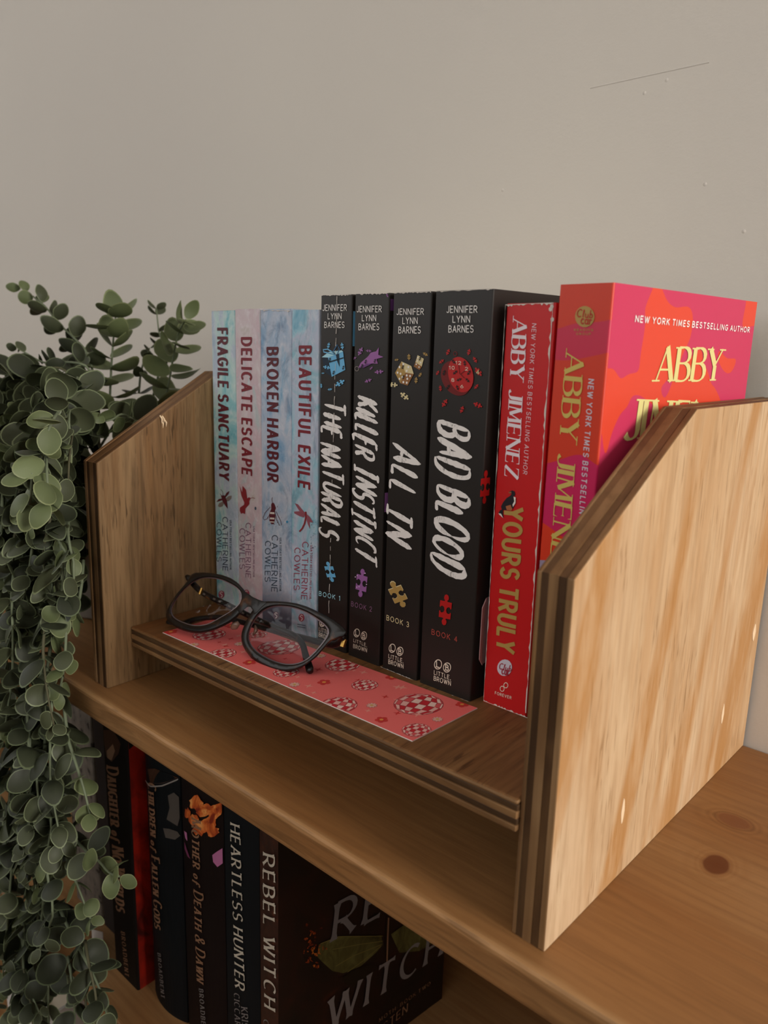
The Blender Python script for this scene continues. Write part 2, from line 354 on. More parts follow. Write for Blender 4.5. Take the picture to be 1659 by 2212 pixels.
def lettering(s, style, W, H, emit, bold=.12, gap=.22, seed=1, space=.38, dense=1):
    """fit string s in a W x H box (metres); emit quads"""
    r = random.Random(seed); tot = 0; pos = []
    sizes = []
    if style in ('sans', 'pen', 'caps'): gap += bold*.8
    for i, ch in enumerate(s):
        k = 1.
        if style == 'caps' and ch.isupper() and (i > 0 and s[i-1] != ' '): k = .74
        sizes.append(k)
        if ch == ' ': tot += space; pos.append(None); continue
        if style == 'brush' and ch in 'TI' and i and s[i-1] != ' ': tot -= .2
        pos.append(tot); tot += (GLB.get(ch, GL.get(ch)) if style == 'brush' else GL[ch])[0]*k+gap
    tot -= gap; sx = W/tot
    for i, ch in enumerate(s):
        if ch == ' ': continue
        g = GLB.get(ch, GL.get(ch)) if style == 'brush' else GL[ch]; k = sizes[i]; jx = jy = 0
        if style == 'brush': jx, jy = r.uniform(-.03, .03), r.uniform(-.09, .07); kk = r.uniform(.95, 1.2)
        for st in g[1]:
            closed = len(st) > 3 and math.dist(st[0], st[-1]) < 1e-6
            if style == 'brush':
                kk2 = kk; off = r.uniform(-.04, .04)
                pl = resample(st, 13 if len(st) < 4 else 22)
                P = [((pos[i]+x*k+jx)*sx, ((y-.5)*kk2+.5+jy+off*.6+x*.06)*H) for x, y in pl]
                ph = r.uniform(0, 9); nz = [r.uniform(-.16, .16) for _ in range(40)]
                bw = bold*H*r.uniform(.85, 1.15)
                if len(st) < 4 and abs(st[0][1]-st[1][1]) < .1: bw *= .8
                fl = r.random() < .5
                def wf(i, n, a, bw=bw, nz=nz, fl=fl):
                    t = i/(n-1); t = 1-t if fl else t
                    return .5*bw*max(.12, min(1, .25+6*t))*(1.05-.5*t**3)*(1+nz[i])*min(1, .35+8*(1-t))
                ribbon(P, wf, emit)
                continue
            if len(st) == 2: pl = st
            else: pl = st
            P = [((pos[i]+x*k)*sx, y*k*H) for x, y in pl]
            if style in ('sans', 'caps0'):
                h = .5*bold*H; ex = []
                if not closed and len(P) >= 2:   # square ends keep joints closed
                    P = list(P)
                    for e, f in ((0, 1), (-1, -2)):
                        dx, dy = P[e][0]-P[f][0], P[e][1]-P[f][1]; l = math.hypot(dx, dy) or 1; q = h*.55
                        P[e] = (P[e][0]+dx/l*q, P[e][1]+dy/l*q)
                ribbon(P, lambda i, n, a: h, emit, closed)
            elif style in ('pen', 'caps'):
                if len(P) == 2: P = [(P[0][0]+(P[1][0]-P[0][0])*t/6, P[0][1]+(P[1][1]-P[0][1])*t/6) for t in range(7)]
                op = len(st) == 2
                def wf(i, n, a):
                    w_ = .5*bold*H*(.34+.66*abs(math.sin(a-math.radians(25))))
                    t = i/(n-1); e = max(0, abs(2*t-1)-.55)/.45
                    return w_*(1+(.75*e*e if op else 0))
                ribbon(P, wf, emit, closed)
            elif style == 'serif':
                if len(P) == 2: P = [(P[0][0]+(P[1][0]-P[0][0])*t/2, P[0][1]+(P[1][1]-P[0][1])*t/2) for t in range(3)]
                def wf(i, n, a):
                    s_ = abs(math.sin(a-math.radians(12))) if len(st) > 2 else (abs(math.sin(a)) if abs(math.cos(a)) < .12 else (1 if math.sin(a)*math.cos(a) < 0 else .3))
                    if abs(math.sin(a)) < .2: s_ = .16
                    if ch in 'N' and len(st) == 2 and abs(math.cos(a)) < .12: s_ = .35
                    if ch == 'Z' and len(st) == 2 and .2 < abs(math.sin(a)): s_ = 1.
                    if ch == 'M' and st[0] == (.02, 0): s_ = .35
                    if ch == 'M' and st[0] == (.74, 1): s_ = .95
                    return .5*bold*H*max(.24, s_)
                ribbon(P, wf, emit, closed)
                if len(st) == 2 or ch in 'JU':
                    for (x, y) in ((P[0]), (P[-1])):
                        yy = y/H
                        if (yy < .03 or yy > .97) and abs(st[0][1]-st[-1][1]) > .3 and not (ch == 'A' and yy > .9) and not (ch == 'J' and yy < .9) and not (ch == 'Z') and not (ch in 'MN' and st[0] in ((.41, .12), (0, 1)) and ch == 'N' and yy < .5):
                            sg = 1 if yy > .5 else -1; hw = .13*sx*1.0+.5*bold*H*.5; th = .045*H
                            emit([(x-hw, y), (x+hw, y), (x+hw, y-sg*th), (x-hw, y-sg*th)])
                if ch in 'EZ' and len(st) == 2 and abs(st[0][1]-st[1][1]) < .01:
                    xx = max(P[0][0], P[-1][0]) if not (ch == 'Z' and st[0][1] > .5) else min(P[0][0], P[-1][0]); y = P[0][1]; d = -.22*H if y > .7*H else (.22*H if y < .3*H else .1*H)
                    sgn = -1 if xx == max(P[0][0], P[-1][0]) else 1
                    emit([(xx, y), (xx+sgn*.07*H, y), (xx, y+d)])
                    if .3*H < y < .7*H: emit([(xx, y), (xx-.07*H, y), (xx, y-d)])

# ------------------------------------------------------------------ books
EPS = .00018
class Book:
    def __init__(s, name, label, loc, yaw, w, h, d, spine, front, back, page, base=None, group=None, cat='book', hard=False, bulge=0., tilt=True):
        s.w, s.h, s.d, s.bulge = w, h, d, bulge
        s.e = tag(empty(name, loc, yaw), label, cat, group)
        s.R = Matrix.Rotation(yaw, 3, 'Z'); s.o = Vector(loc)
        s.slope = SL*math.cos(yaw) if tilt else 0.; s.slopey = -SL*math.sin(yaw) if tilt else 0.
        tc = .0024 if hard else .0004; lip = .003 if hard else .0004; r = .0009 if not hard else .002
        zb = lambda x, y: s.slope*x+s.slopey*y
        outer = [(0, d), (0, .002)]
        if bulge: outer += [(w*i/14, s.by(w*i/14)) for i in range(15)]
        else: outer += [(r-r*math.cos(a), r-r*math.sin(a)) for a in (.0, .4, .8, 1.2, 1.5708)]+[(w-r+r*math.sin(a), r-r*math.cos(a)) for a in (0., .4, .8, 1.2, 1.5708)]
        outer += [(w, .002), (w, d)]
        inner = [(w-tc, d), (w-tc, max(tc, .0012)), (tc, max(tc, .0012)), (tc, d)]
        prof = outer+inner; n = len(prof); b = MB()
        z1 = h
        vs = [(x, y, zb(x, y)) for x, y in prof]+[(x, y, z1) for x, y in prof]
        no = len(outer)
        for j in range(n):
            k = (j+1) % n; m = spine
            if j < no-1:
                if outer[j][0] < 1e-5 and outer[k][0] < 1e-5: m = back
                elif outer[j][0] > w-1e-5 and outer[k][0] > w-1e-5: m = front
            elif j > no-1 and j < n-1 or j >= no: m = page
            b.grid([vs[j], vs[k], vs[n+k], vs[n+j]], [[0, 1, 2, 3]], m)
        # caps: strip quads along the U profile
        for zz in (0, n):
            lb = [vs[zz+i] for i in range(n)]
            b.face(lb[no-1:no]+lb[no:no+2]+lb[no-2:no-1], front)
            b.face([lb[0], lb[1], lb[n-2], lb[n-1]], back)
            b.face(lb[1:no-1]+[lb[no+1], lb[no+2]], spine)
        s.cover = b.obj('cover', s.e, fix=True)
        b = MB(); x0, x1, y0, y1 = tc, w-tc, max(tc, .0012), d-lip
        poly = [(x0, y0), (x1, y0), (x1, y1), (x0, y1)]
        b.prism(poly, lambda p: (p[0], p[1], zb(*p)+lip), lambda p: (p[0], p[1], z1-lip), page)
        s.pages = b.obj('pages', s.e)
        s.parts = {}
    def by(s, x): return -s.bulge*(1-(2*x/s.w-1)**2)
    def loc(s, px, face='spine'):
        if face == 'spine':
            P = atP(px[0], px[1], s.o+s.R@Vector((0, -s.bulge*.7, 0)), s.R@Vector((0, 1, 0))); q = s.R.inverted()@(P-s.o); return Vector((q.x, q.z))
        P = atP(px[0], px[1], s.o+s.R@Vector((s.w, 0, 0)), s.R@Vector((1, 0, 0))); q = s.R.inverted()@(P-s.o); return Vector((q.y, q.z))
    def p3(s, q, face, layer):
        e = EPS*(1+layer*.6)+(.00055 if s.bulge and face == 'spine' else 0)
        if face == 'spine': return (q[0], (s.by(q[0]) if s.bulge else 0)-e, q[1])
        return (s.w+e, q[0], q[1])
    def mb(s, part): return s.parts.setdefault(part, MB())
    def text(s, part, string, O, E, T, style, mat, face='spine', layer=1, **k):
        O, E, T = (s.loc(p, face) for p in (O, E, T)); ex = E-O; W = ex.length; ex /= W; ey = T-O; H = ey.length; ey /= H
        mb = s.mb(part); ct = [0]
        def em(pts):
            ct[0] += 1; e = ct[0]*1.2e-7; dv = Vector((0, -e, 0)) if face == 'spine' else Vector((e, 0, 0))
            mb.face([Vector(s.p3(O+ex*p[0]+ey*p[1], face, layer))+dv for p in pts], mat)
        lettering(string, style, W, H, em, **k)
    def poly(s, part, pxs, mat, face='spine', layer=1, clip=True):
        qs = [s.loc(p, face) for p in pxs]
        if clip and face == 'spine': qs = [Vector((min(max(q.x, .0004), s.w-.0004), q.y)) for q in qs]
        s.mb(part).face([s.p3(q, face, layer) for q in qs], mat)
    def disc(s, part, c, rx, ry, mat, face='spine', layer=1, rot=0, n=18, inner=0):
        ca, sa = math.cos(rot), math.sin(rot)
        P = [(c[0]+rx*math.cos(2*math.pi*i/n)*ca-ry*math.sin(2*math.pi*i/n)*sa, c[1]+rx*math.cos(2*math.pi*i/n)*sa+ry*math.sin(2*math.pi*i/n)*ca) for i in range(n)]
        if not inner: s.poly(part, P, mat, face, layer); return
        Q = [(c[0]+(p[0]-c[0])*inner, c[1]+(p[1]-c[1])*inner) for p in P]
        for i in range(n): s.poly(part, [P[i], P[(i+1) % n], Q[(i+1) % n], Q[i]], mat, face, layer)
    def line(s, part, pxs, wpx, mat, face='spine', layer=2):
        if s.bulge: pxs = resample(pxs, 24)
        ribbon(pxs, lambda i, n, a: wpx/2, lambda q: s.poly(part, q, mat, face, layer))
    def jig(s, part, c, sx, sy, rot, mat, face='spine', layer=2, shear=0.):
        s.poly(part, [(c[0]+x*sx*math.cos(rot)-y*sy*math.sin(rot), c[1]+x*sx*math.sin(rot)+y*sy*math.cos(rot)+shear*x*sx) for x, y in JIG], mat, face, layer)
    def ragged(s, part, a, c, wpx, mat, face='spine', seed=1, n=26, side=1):
        r = random.Random(seed); A, C = s.loc(a, face), s.loc(c, face); dvec = (C-A); L = dvec.length; dvec /= L; nv = Vector((-dvec.y, dvec.x))*side; sc = .00009*wpx
        top = [A+dvec*(L*i/n) for i in range(n+1)]; bot = [t+nv*sc*r.choice((.15, .3, .3, .5, .8, 1.2)) for t in top]
        for i in range(n): s.mb(part).face([s.p3(q, face, 1) for q in (top[i], top[i+1], bot[i+1], bot[i])], mat)
    def done(s):
        for k, mb in s.parts.items(): mb.obj(k, s.e, fix=False)
def _tab(cx, cy, ang, r=.15, out=1):
    # neck and round head on side at ang
    pts = []; base = [(-.09, 0), (-.07, .06)]+[(r*math.cos(math.radians(a)), .16+r*math.sin(math.radians(a))) for a in (215, 180, 135, 90, 45, 0, -35)]+[(.07, .06), (.09, 0)]
    for x, y in base:
        y *= out; X, Y = cx+x*math.cos(ang)-y*math.sin(ang), cy+x*math.sin(ang)+y*math.cos(ang); pts.append((X, Y))
    return pts
JIG = [(-.36, -.36)]+_tab(0, -.36, 0, out=-1)+[(.36, -.36)]+_tab(.36, 0, math.pi/2, out=1)[::1]+[(.36, .36)]+_tab(0, .36, math.pi, out=-1)+[(-.36, .36)]+_tab(-.36, 0, -math.pi/2, out=1)+[]
# materials of the books
paper = M('cream_paper', 'd9cdb8', .85); paper_w = M('white_paper', 'e6e0d6', .85)
white_ink = M('white_ink', 'f0ebe6', .5)
_b = NT('dry_brush_white_ink', .5); _bn = _b.noise(_b.map((900, 900, 260)), 1, 3, .7, 1.2); _bl = _b.noise(_b.map((130, 130, 130)), 1, 2)
brush_ink = _b.col(_b.mix(_b.math('MULTIPLY', _b.ramp(_bn, [(.52, 0.), (.66, 1.)]), _b.ramp(_bl, [(.5, 0.), (.6, .8)])), 'ece6e2', '6e6662')); worn_m = M('worn_white_paper', 'd8cfc6', .9)
black_cov = M('matte_black_cover', '241f1c', .42, spec=.35)
maroon = M('maroon_ink', '7c2430', .5); maroon_d = M('dark_maroon_ink', '5c1f2a', .5); slate = M('slate_ink', '4b5a6b', .5); rose = M('rose_ink', 'a04558', .5); mauve = M('mauve_ink', '8d6a80', .5)
def water(name, cols, seed, sc=30, dark=None, lowband=None):
    t = NT(name, .42, .35); v = t.map((1, 1, .62), (seed, seed*1.7, seed*.6))
    n1 = t.noise(v, sc, 4, .62, 1.1); c = t.ramp(n1, cols)
    n2 = t.noise(t.map((1, 1, .8), (seed*2, 1, 3)), sc*5, 4, .7, .6)
    c = t.mix(t.math('MULTIPLY', t.ramp(n2, [(.5, 0.), (.72, 1.)]), .45), c, 'e9e6ea')
    if dark:
        n3 = t.noise(t.map((1, 1, .7), (4, seed, 1)), sc*1.3, 5, .7, 1.5)
        c = t.mix(t.math('MULTIPLY', t.ramp(n3, [(.52, 0.), (.68, 1.)]), .6), c, dark)
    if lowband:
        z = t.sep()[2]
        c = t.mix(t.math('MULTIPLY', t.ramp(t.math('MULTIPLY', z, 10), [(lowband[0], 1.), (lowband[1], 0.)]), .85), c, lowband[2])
    return t.col(c)
wc1 = water('teal_watercolour', [(.3, '4fa5b5'), (.42, '8fc3c9'), (.5, 'b9d3cf'), (.58, 'b3c0d0'), (.7, '98b2c4')], 1.3)
wc2 = water('blush_watercolour', [(.3, 'b5aa9e'), (.42, 'd0c4c6'), (.55, 'cbb3bb'), (.64, 'b7c2c4'), (.75, 'a86f85')], 2.1)
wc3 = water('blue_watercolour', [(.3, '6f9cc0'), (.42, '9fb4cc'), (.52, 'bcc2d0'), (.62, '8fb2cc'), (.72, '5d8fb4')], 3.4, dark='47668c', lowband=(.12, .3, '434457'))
wc4 = water('aqua_watercolour', [(.3, '6fa9c4'), (.42, '9cc6d6'), (.52, 'b9bfd2'), (.62, '8fbccb'), (.74, '5d8ba6')], 4.6, dark='54718a')

ROWX, ROWY, RYAW = .1266, .0764, -.1055
def rowpt(u): return (ROWX+u*math.cos(RYAW), ROWY+u*math.sin(RYAW))
def rowbook(name, label, u0, u1, top, d, mats, **k):
    x, y = rowpt(u0); z = zs(x)+.00005
    return Book(name, label, (x, y, z), RYAW, u1-u0, top-z, d, *mats, paper, **k)
GP = 'pastel watercolour paperbacks on the left of the rack'
cow = [
 ('paperback_book', 'teal and pale blue watercolour paperback with maroon title, touching the left side panel', -.1237, -.0931, .2555, wc1),
 ('paperback_book', 'blush pink and cream watercolour paperback with a red hummingbird on its spine', -.0929, -.0628, .2562, wc2),
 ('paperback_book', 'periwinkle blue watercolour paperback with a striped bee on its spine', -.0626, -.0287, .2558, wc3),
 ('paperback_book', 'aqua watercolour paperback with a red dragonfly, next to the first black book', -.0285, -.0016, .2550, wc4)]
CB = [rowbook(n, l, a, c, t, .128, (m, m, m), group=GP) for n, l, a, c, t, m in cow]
NB = []
for i, (a, c, l) in enumerate([(0, .0281, 'black paperback with a blue gift box and blue puzzle piece on the spine'), (.0305, .0582, 'black paperback with a purple dart and purple puzzle piece on the spine'),
        (.0613, .0891, 'black paperback with gold dice and a gold puzzle piece on the spine'), (.0916, .1283, 'thick black paperback with a red clock and red puzzle piece on the spine')]):
    NB.append(rowbook('paperback_book', l, a, c, .2629, .139, (black_cov,)*3, group='matching black paperbacks in the middle of the rack'))
b1, b2, b3, b4 = CB
# pastel spines
for bk, s, O, E, T, m in ((b1, 'FRAGILE SANCTUARY', (470.6, 711), (475, 1031.6), (491, 711), maroon_d), (b2, 'DELICATE ESCAPE', (522.5, 731), (524, 1022), (543, 731), maroon),
                          (b3, 'BROKEN HARBOR', (578, 752.4), (579, 1036.4), (600.3, 752.4), maroon_d), (b4, 'BEAUTIFUL EXILE', (648, 749.5), (645.5, 1051), (672, 749.5), maroon)):
    bk.text('title_lettering', s, O, E, T, 'sans', m, bold=.165, gap=.34, space=.5)
for bk, m, O, E, T, O2, E2, T2, O3, E3, T3 in (
    (b1, slate, (481.5, 1117.4), (482, 1231.5), (492.3, 1117.4), (469, 1129), (469, 1212), (479, 1129), (497, 1124), (497, 1230), (500.6, 1124)),
    (b2, mauve, (531.6, 1130), (531.5, 1247), (542.5, 1130), (518.4, 1142), (518.4, 1228), (529.7, 1142), (547.5, 1137), (547, 1246), (551, 1137)),
    (b3, slate, (588, 1156.7), (587, 1277), (600.4, 1156.7), (573.6, 1169), (573, 1255.6), (585, 1169), (604.5, 1162), (604, 1276), (608.5, 1162)),
    (b4, rose, (654, 1171), (651.5, 1294), (666.4, 1171), (637, 1183.7), (635.3, 1273.7), (649, 1183.7), (671.5, 1178), (669, 1293), (675.5, 1178))):
    bk.text('author_lettering', 'CATHERINE', O, E, T, 'sans', m, bold=.1, gap=.22)
    bk.text('author_lettering', 'COWLES', O2, E2, T2, 'sans', m, bold=.1, gap=.22)
    bk.text('author_lettering', 'USA TODAY BESTSELLING AUTHOR', O3, E3, T3, 'sans', m, bold=.15, gap=.3)
for bk, c, m in ((b1, (479, 1284), rose), (b2, (533, 1282), rose), (b3, (597, 1329), M('plum_ink', '6e4a62')), (b4, (652, 1334), rose)):
    bk.disc('publisher_mark', c, 6.5, 8.5, m); bk.line('publisher_mark', [(c[0]+3, c[1]-4), (c[0], c[1]-6), (c[0]-3, c[1]-3), (c[0]+2, c[1]+1), (c[0]+2, c[1]+4), (c[0]-1, c[1]+6)], 1.4, white_ink)
    for k in (15, 20): bk.line('publisher_mark', [(c[0]-9, c[1]+k-1), (c[0]+9, c[1]+k+2)], 1.6, slate)
def X(k, pts, ox, oy, s): return [(ox+x/s, oy+y/s) for x, y in pts]
G = lambda pts: X(0, pts, 440, 1040, 6.381)
dm = maroon_d; grey_ink = M('taupe_ink', '857a74'); red_ink = M('brick_red_ink', '8c2830')
b1.poly('beetle_emblem', G([(245, 195), (290, 190), (325, 260), (338, 375), (300, 330), (262, 265)]), dm, layer=2)
b1.poly('beetle_emblem', G([(285, 215), (320, 155), (360, 130), (345, 175), (300, 225)]), dm); b1.poly('beetle_emblem', G([(262, 235), (215, 240), (180, 280), (225, 270), (262, 255)]), dm)
b1.poly('beetle_emblem', G([(300, 240), (350, 200), (392, 195), (385, 235), (345, 270), (310, 270)]), grey_ink); b1.poly('beetle_emblem', G([(265, 275), (215, 300), (200, 340), (225, 355), (265, 340), (282, 300)]), grey_ink)
for l in ([(270, 195), (268, 140), (240, 110)], [(258, 200), (230, 170)]): b1.line('beetle_emblem', G(l), .8, dm)
b2.poly('hummingbird_emblem', G([(497, 55), (535, 150), (540, 60), (585, 110), (605, 235), (630, 215), (650, 235), (632, 270), (635, 310), (605, 345), (580, 370), (575, 450), (545, 435), (520, 445), (500, 400), (505, 360), (560, 320), (565, 290), (525, 200)]), red_ink)
b2.line('hummingbird_emblem', G([(640, 232), (680, 222), (716, 235)]), .9, red_ink); b2.disc('hummingbird_emblem', (552.5, 1098), 2, 3.6, slate)
b3.poly('bee_emblem', G([(935, 310), (950, 290), (975, 300), (1000, 370), (985, 400), (990, 500), (970, 585), (940, 590), (910, 540), (908, 440), (935, 380)]), dm)
for y, h in ((420, 30), (495, 28), (548, 18)): b3.poly('bee_emblem', G([(922, y), (982, y+5), (984, y+h), (915, y+h-4)]), worn_m, layer=2)
for l in ([(925, 350), (850, 430), (823, 500), (840, 530), (880, 515), (912, 460)], [(975, 390), (1010, 520), (1050, 605), (1076, 600), (1068, 545), (1000, 410)], [(950, 290), (945, 240), (955, 218)]): b3.line('bee_emblem', G(l), .9, dm)
for _ in range(26): b3.disc('bee_emblem', (440+rnd.uniform(880, 1090)/6.381, 1040+rnd.uniform(330, 640)/6.381), rnd.uniform(.3, .9), rnd.uniform(.3, 1.1), dm, n=6)
b3.disc('bee_emblem', (621, 1127), 2.4, 2.6, M('teal_dot_ink', '3c8fb8'))
rr = M('dusty_red_ink', '94525f')
b4.poly('dragonfly_emblem', G([(1258, 300), (1300, 312), (1400, 430), (1398, 455), (1320, 400)]), rr); b4.poly('dragonfly_emblem', G([(1250, 415), (1330, 408), (1400, 455), (1385, 495), (1330, 480), (1255, 440)]), rr)
b4.poly('dragonfly_emblem', G([(1425, 450), (1470, 490), (1512, 565), (1465, 560), (1470, 655), (1440, 590), (1415, 500)]), rr)
b4.line('dragonfly_emblem', G([(1412, 415), (1413, 500), (1395, 580), (1365, 645), (1325, 690)]), 3.2, red_ink)
for _ in range(30): b4.disc('dragonfly_emblem', (440+rnd.uniform(1460, 1575)/6.381, 1040+rnd.uniform(480, 940)/6.381), rnd.uniform(.3, 1.), rnd.uniform(.3, 1.), slate, n=6)
b1.ragged('worn_edge', (456, 672), (506, 669), 4, worn_m, seed=3, side=-1)
b3.ragged('worn_edge', (564, 669), (628, 671), 10, worn_m, seed=4, side=-1)

# black spines
cyan = M('sky_blue_ink', '6db4de', .5); cyan_d = M('deep_blue_ink', '2f628c', .5); navy_i = M('navy_ink', '1b2c3c'); pale_c = M('pale_cyan_ink', 'a9dceb', .5)
purp = M('purple_ink', '9a62a0', .5); purp_d = M('deep_purple_ink', '6a3f78', .5); gold = M('gold_ink', 'b08e4f', .45); gold_d = M('bronze_ink', '96663a', .5); gold_l = M('straw_ink', 'd9c99a', .5)
redi = M('clock_red_ink', 'b51d1c', .45); red_d = M('dark_red_ink', '6d1413', .5); coral = M('coral_ink', 'c05048', .5); blk = M('black_ink', '15110f', .5); fuchs = M('lilac_highlight_ink', 'd7b6d8', .5)
n1, n2, n3, n4 = NB
AU = {0: [('JENNIFER', 698, 749.4, 671, 658.6), ('LYNN', 709, 738, 689, 677), ('BARNES', 701.7, 744.4, 707.8, 695.7)],
      1: [('JENNIFER', 772, 824.7, 674, 661.5), ('LYNN', 783, 812.6, 693.3, 680.8), ('BARNES', 775.7, 819.4, 712.6, 699.6)],
      2: [('JENNIFER', 858, 915.8, 679.6, 667), ('LYNN', 870.5, 902.3, 699.3, 686.3), ('BARNES', 862, 909, 719.8, 706)],
      3: [('JENNIFER', 966, 1031.5, 675.2, 661.5), ('LYNN', 979, 1015.6, 696.4, 682.7), ('BARNES', 970, 1023, 717.7, 703.7)]}
for i, ls in AU.items():
    for s, x0, x1, yb, yt in ls: NB[i].text('author_lettering', s, (x0, yb), (x1, yb), (x0+.3, yt), 'sans', white_ink, bold=.13, gap=.2)
for bk, s, O, E, T, sd, bo, gp in ((n1, 'THE NATURALS', (702, 862), (694, 1152), (741, 873), 5, .15, .34), (n2, 'KiLLER INSTINCT', (770, 855), (766, 1196), (813, 873), 8, .15, .34),
                               (n3, 'ALL IN', (852, 958), (833, 1150), (905, 984), 12, .14, .34), (n4, 'BAD BLOOD', (950, 910), (939, 1222), (1013, 931), 16, .15, .34)):
    bk.text('title_lettering', s, O, E, T, 'brush', brush_ink, bold=bo, gap=gp, seed=sd, space=.5)
for bk, s, O, E, T, m in ((n1, 'BOOK 1', (690, 1286), (735, 1297), (690.4, 1277), pale_c), (n2, 'BOOK 2', (759.6, 1308.6), (803.5, 1321), (760, 1299), M('dusty_purple_ink', '7d5672')),
                          (n3, 'BOOK 3', (836, 1338.7), (883.7, 1354.5), (836.3, 1328.6), gold_l), (n4, 'BOOK 4', (933.6, 1369.6), (988, 1386.5), (934, 1359), M('brick_ink', 'a5483c'))):
    bk.text('volume_lettering', s, O, E, T, 'sans', m, bold=.15, gap=.3, space=.55)
LBm = M('cream_ink', 'e8dcc8', .5)
for bk, c1, c2, r, L, B in ((n1, (697, 1345), (710.5, 1350), (6.4, 9), ((690, 1362.5), (716, 1372), (690.3, 1355)), ((689.5, 1374), (715, 1384), (690, 1366))),
    (n2, (771.4, 1367), (786.8, 1373), (6.7, 9.4), ((764.5, 1386), (793, 1397), (764.7, 1379.5)), ((764, 1399), (793, 1408.5), (764.3, 1391))),
    (n3, (848, 1400), (864.7, 1406.7), (7.4, 10), ((840.3, 1420.7), (871.7, 1431.5), (840.6, 1412.7)), ((840, 1433), (871.7, 1443.5), (840.3, 1424.3))),
    (n4, (947, 1435), (966.4, 1441.6), (8.6, 11), ((938.5, 1456), (974, 1468), (938.8, 1447.7)), ((938, 1469), (974, 1480.5), (938.4, 1459.8)))):
    for c, ch in ((c1, 'L'), (c2, 'B')):
        bk.disc('publisher_mark', c, r[0], r[1], LBm, inner=.82, rot=.12); h = r[1]*.55; wd = r[0]*.5
        bk.text('publisher_mark', ch, (c[0]-wd*.7, c[1]+h-1), (c[0]+wd*.7, c[1]+h+1), (c[0]-wd*.7, c[1]-h-.5), 'sans', LBm, bold=.2)
        for yy, xw in ((h, 1), (-h, .55)): bk.line('publisher_mark', [(c[0]-wd*1.15, c[1]+yy-1), (c[0]-wd*1.15+xw*wd*(1.1 if ch == 'L' else .9), c[1]+yy)], 1.3, LBm)
    bk.text('publisher_mark', 'LITTLE,', *L, 'sans', LBm, bold=.15, gap=.25); bk.text('publisher_mark', 'BROWN', *B, 'sans', LBm, bold=.15, gap=.22)
n1.jig('puzzle_emblem', (714, 1235), 27, 34, -.25, cyan, shear=.25); n2.jig('puzzle_emblem', (782, 1259), 32, 46, .1, purp, shear=.2)
for p in ((769, 1246), (773, 1243), (790, 1238), (793, 1262), (772, 1268), (777, 1267)): n2.disc('puzzle_emblem', p, 1.6, 1.2, fuchs, layer=3, n=8)
n3.jig('puzzle_emblem', (860.5, 1283), 43, 47, -.45, gold_l, shear=.1); n3.jig('puzzle_emblem', (861, 1284), 41, 45, -.45, gold, layer=3, shear=.1)
n4.jig('puzzle_emblem', (963, 1317), 35, 50, .1, redi, shear=.15)
K = lambda pts: X(0, pts, 680, 600, 4.1475)
n1.poly('gift_box_art', K([(70, 725), (120, 705), (155, 885), (98, 850)]), navy_i); n1.poly('gift_box_art', K([(120, 708), (256, 657), (277, 825), (155, 887)]), cyan)
n1.poly('gift_box_art', K([(122, 752), (262, 712), (263, 722), (124, 765)]), navy_i, layer=3); n1.poly('gift_box_art', K([(195, 690), (222, 680), (228, 800), (205, 745)]), navy_i, layer=3)
n1.poly('gift_box_art', K([(66, 712), (130, 665), (245, 650), (258, 662), (125, 715)]), pale_c, layer=2)
n1.line('gift_box_art', K([(200, 690), (120, 640), (80, 645), (85, 665), (190, 690)]), 2.6, cyan); n1.line('gift_box_art', K([(195, 690), (170, 660), (205, 600), (225, 640), (205, 690)]), 2.4, cyan_d)
for p in ((175, 850), (262, 805), (140, 735)): n1.jig('gift_box_art', K([p])[0], 6, 7, .3, blk, layer=4)
for x, y, s in ((128, 607, 8), (250, 612, 9), (112, 803, 10), (78, 855, 4), (230, 943, 14), (140, 1000, 6), (62, 968, 6)): n1.jig('gift_box_art', K([(x, y)])[0], s, s*1.2, x*.1, cyan)
n2.poly('dart_art', K([(392, 808), (415, 762), (480, 705), (505, 670), (552, 660), (578, 622), (572, 690), (618, 710), (556, 728), (568, 770), (515, 768), (440, 808)]), purp)
n2.poly('dart_art', K([(392, 808), (470, 770), (520, 768), (440, 808)]), purp_d, layer=2); n2.disc('dart_art', K([(380, 815)])[0], 5, 5.5, grey_ink, inner=.75)
for p in ((430, 790), (462, 752), (545, 745)): n2.jig('dart_art', K([p])[0], 6, 7, .3, blk, layer=4)
for x, y, s in ((413, 660, 11), (488, 655, 7), (580, 843, 11), (510, 810, 5), (483, 922, 9), (357, 722, 6), (655, 160, 5)): n2.jig('dart_art', K([(x, y)])[0], s, s*1.3, x*.1, purp)
n3.poly('dice_art', K([(780, 750), (868, 790), (890, 862), (815, 850)]), gold_l); n3.poly('dice_art', K([(780, 750), (722, 852), (770, 945), (815, 850)]), gold); n3.poly('dice_art', K([(815, 850), (890, 862), (835, 966), (770, 945)]), gold_d)
for p in ((800, 775), (845, 800), (830, 835), (765, 800), (748, 850), (775, 860), (765, 905), (790, 890), (830, 875), (860, 880), (835, 905), (800, 935), (830, 940)): n3.disc('dice_art', K([p])[0], 1.9, 2.6, white_ink, layer=3, n=10)
n3.poly('dice_art', K([(925, 693), (980, 727), (962, 795), (905, 757)]), gold_l); n3.poly('dice_art', K([(905, 757), (962, 795), (942, 826), (890, 795)]), gold_d)
for p in ((930, 715), (955, 760), (925, 745), (915, 775), (940, 800)): n3.disc('dice_art', K([p])[0], 1.4, 1.8, white_ink, layer=3, n=8)
for p in ((795, 800), (950, 725), (800, 890)): n3.jig('dice_art', K([p])[0], 6, 7, .3, blk, layer=4)
for x, y, s in ((737, 735, 6), (848, 710, 9), (995, 685, 8), (948, 870, 7), (912, 918, 9), (708, 958, 13), (808, 1060, 15)): n3.jig('dice_art', K([(x, y)])[0], s, s*1.1, x*.1, gold if s < 10 else gold_l)
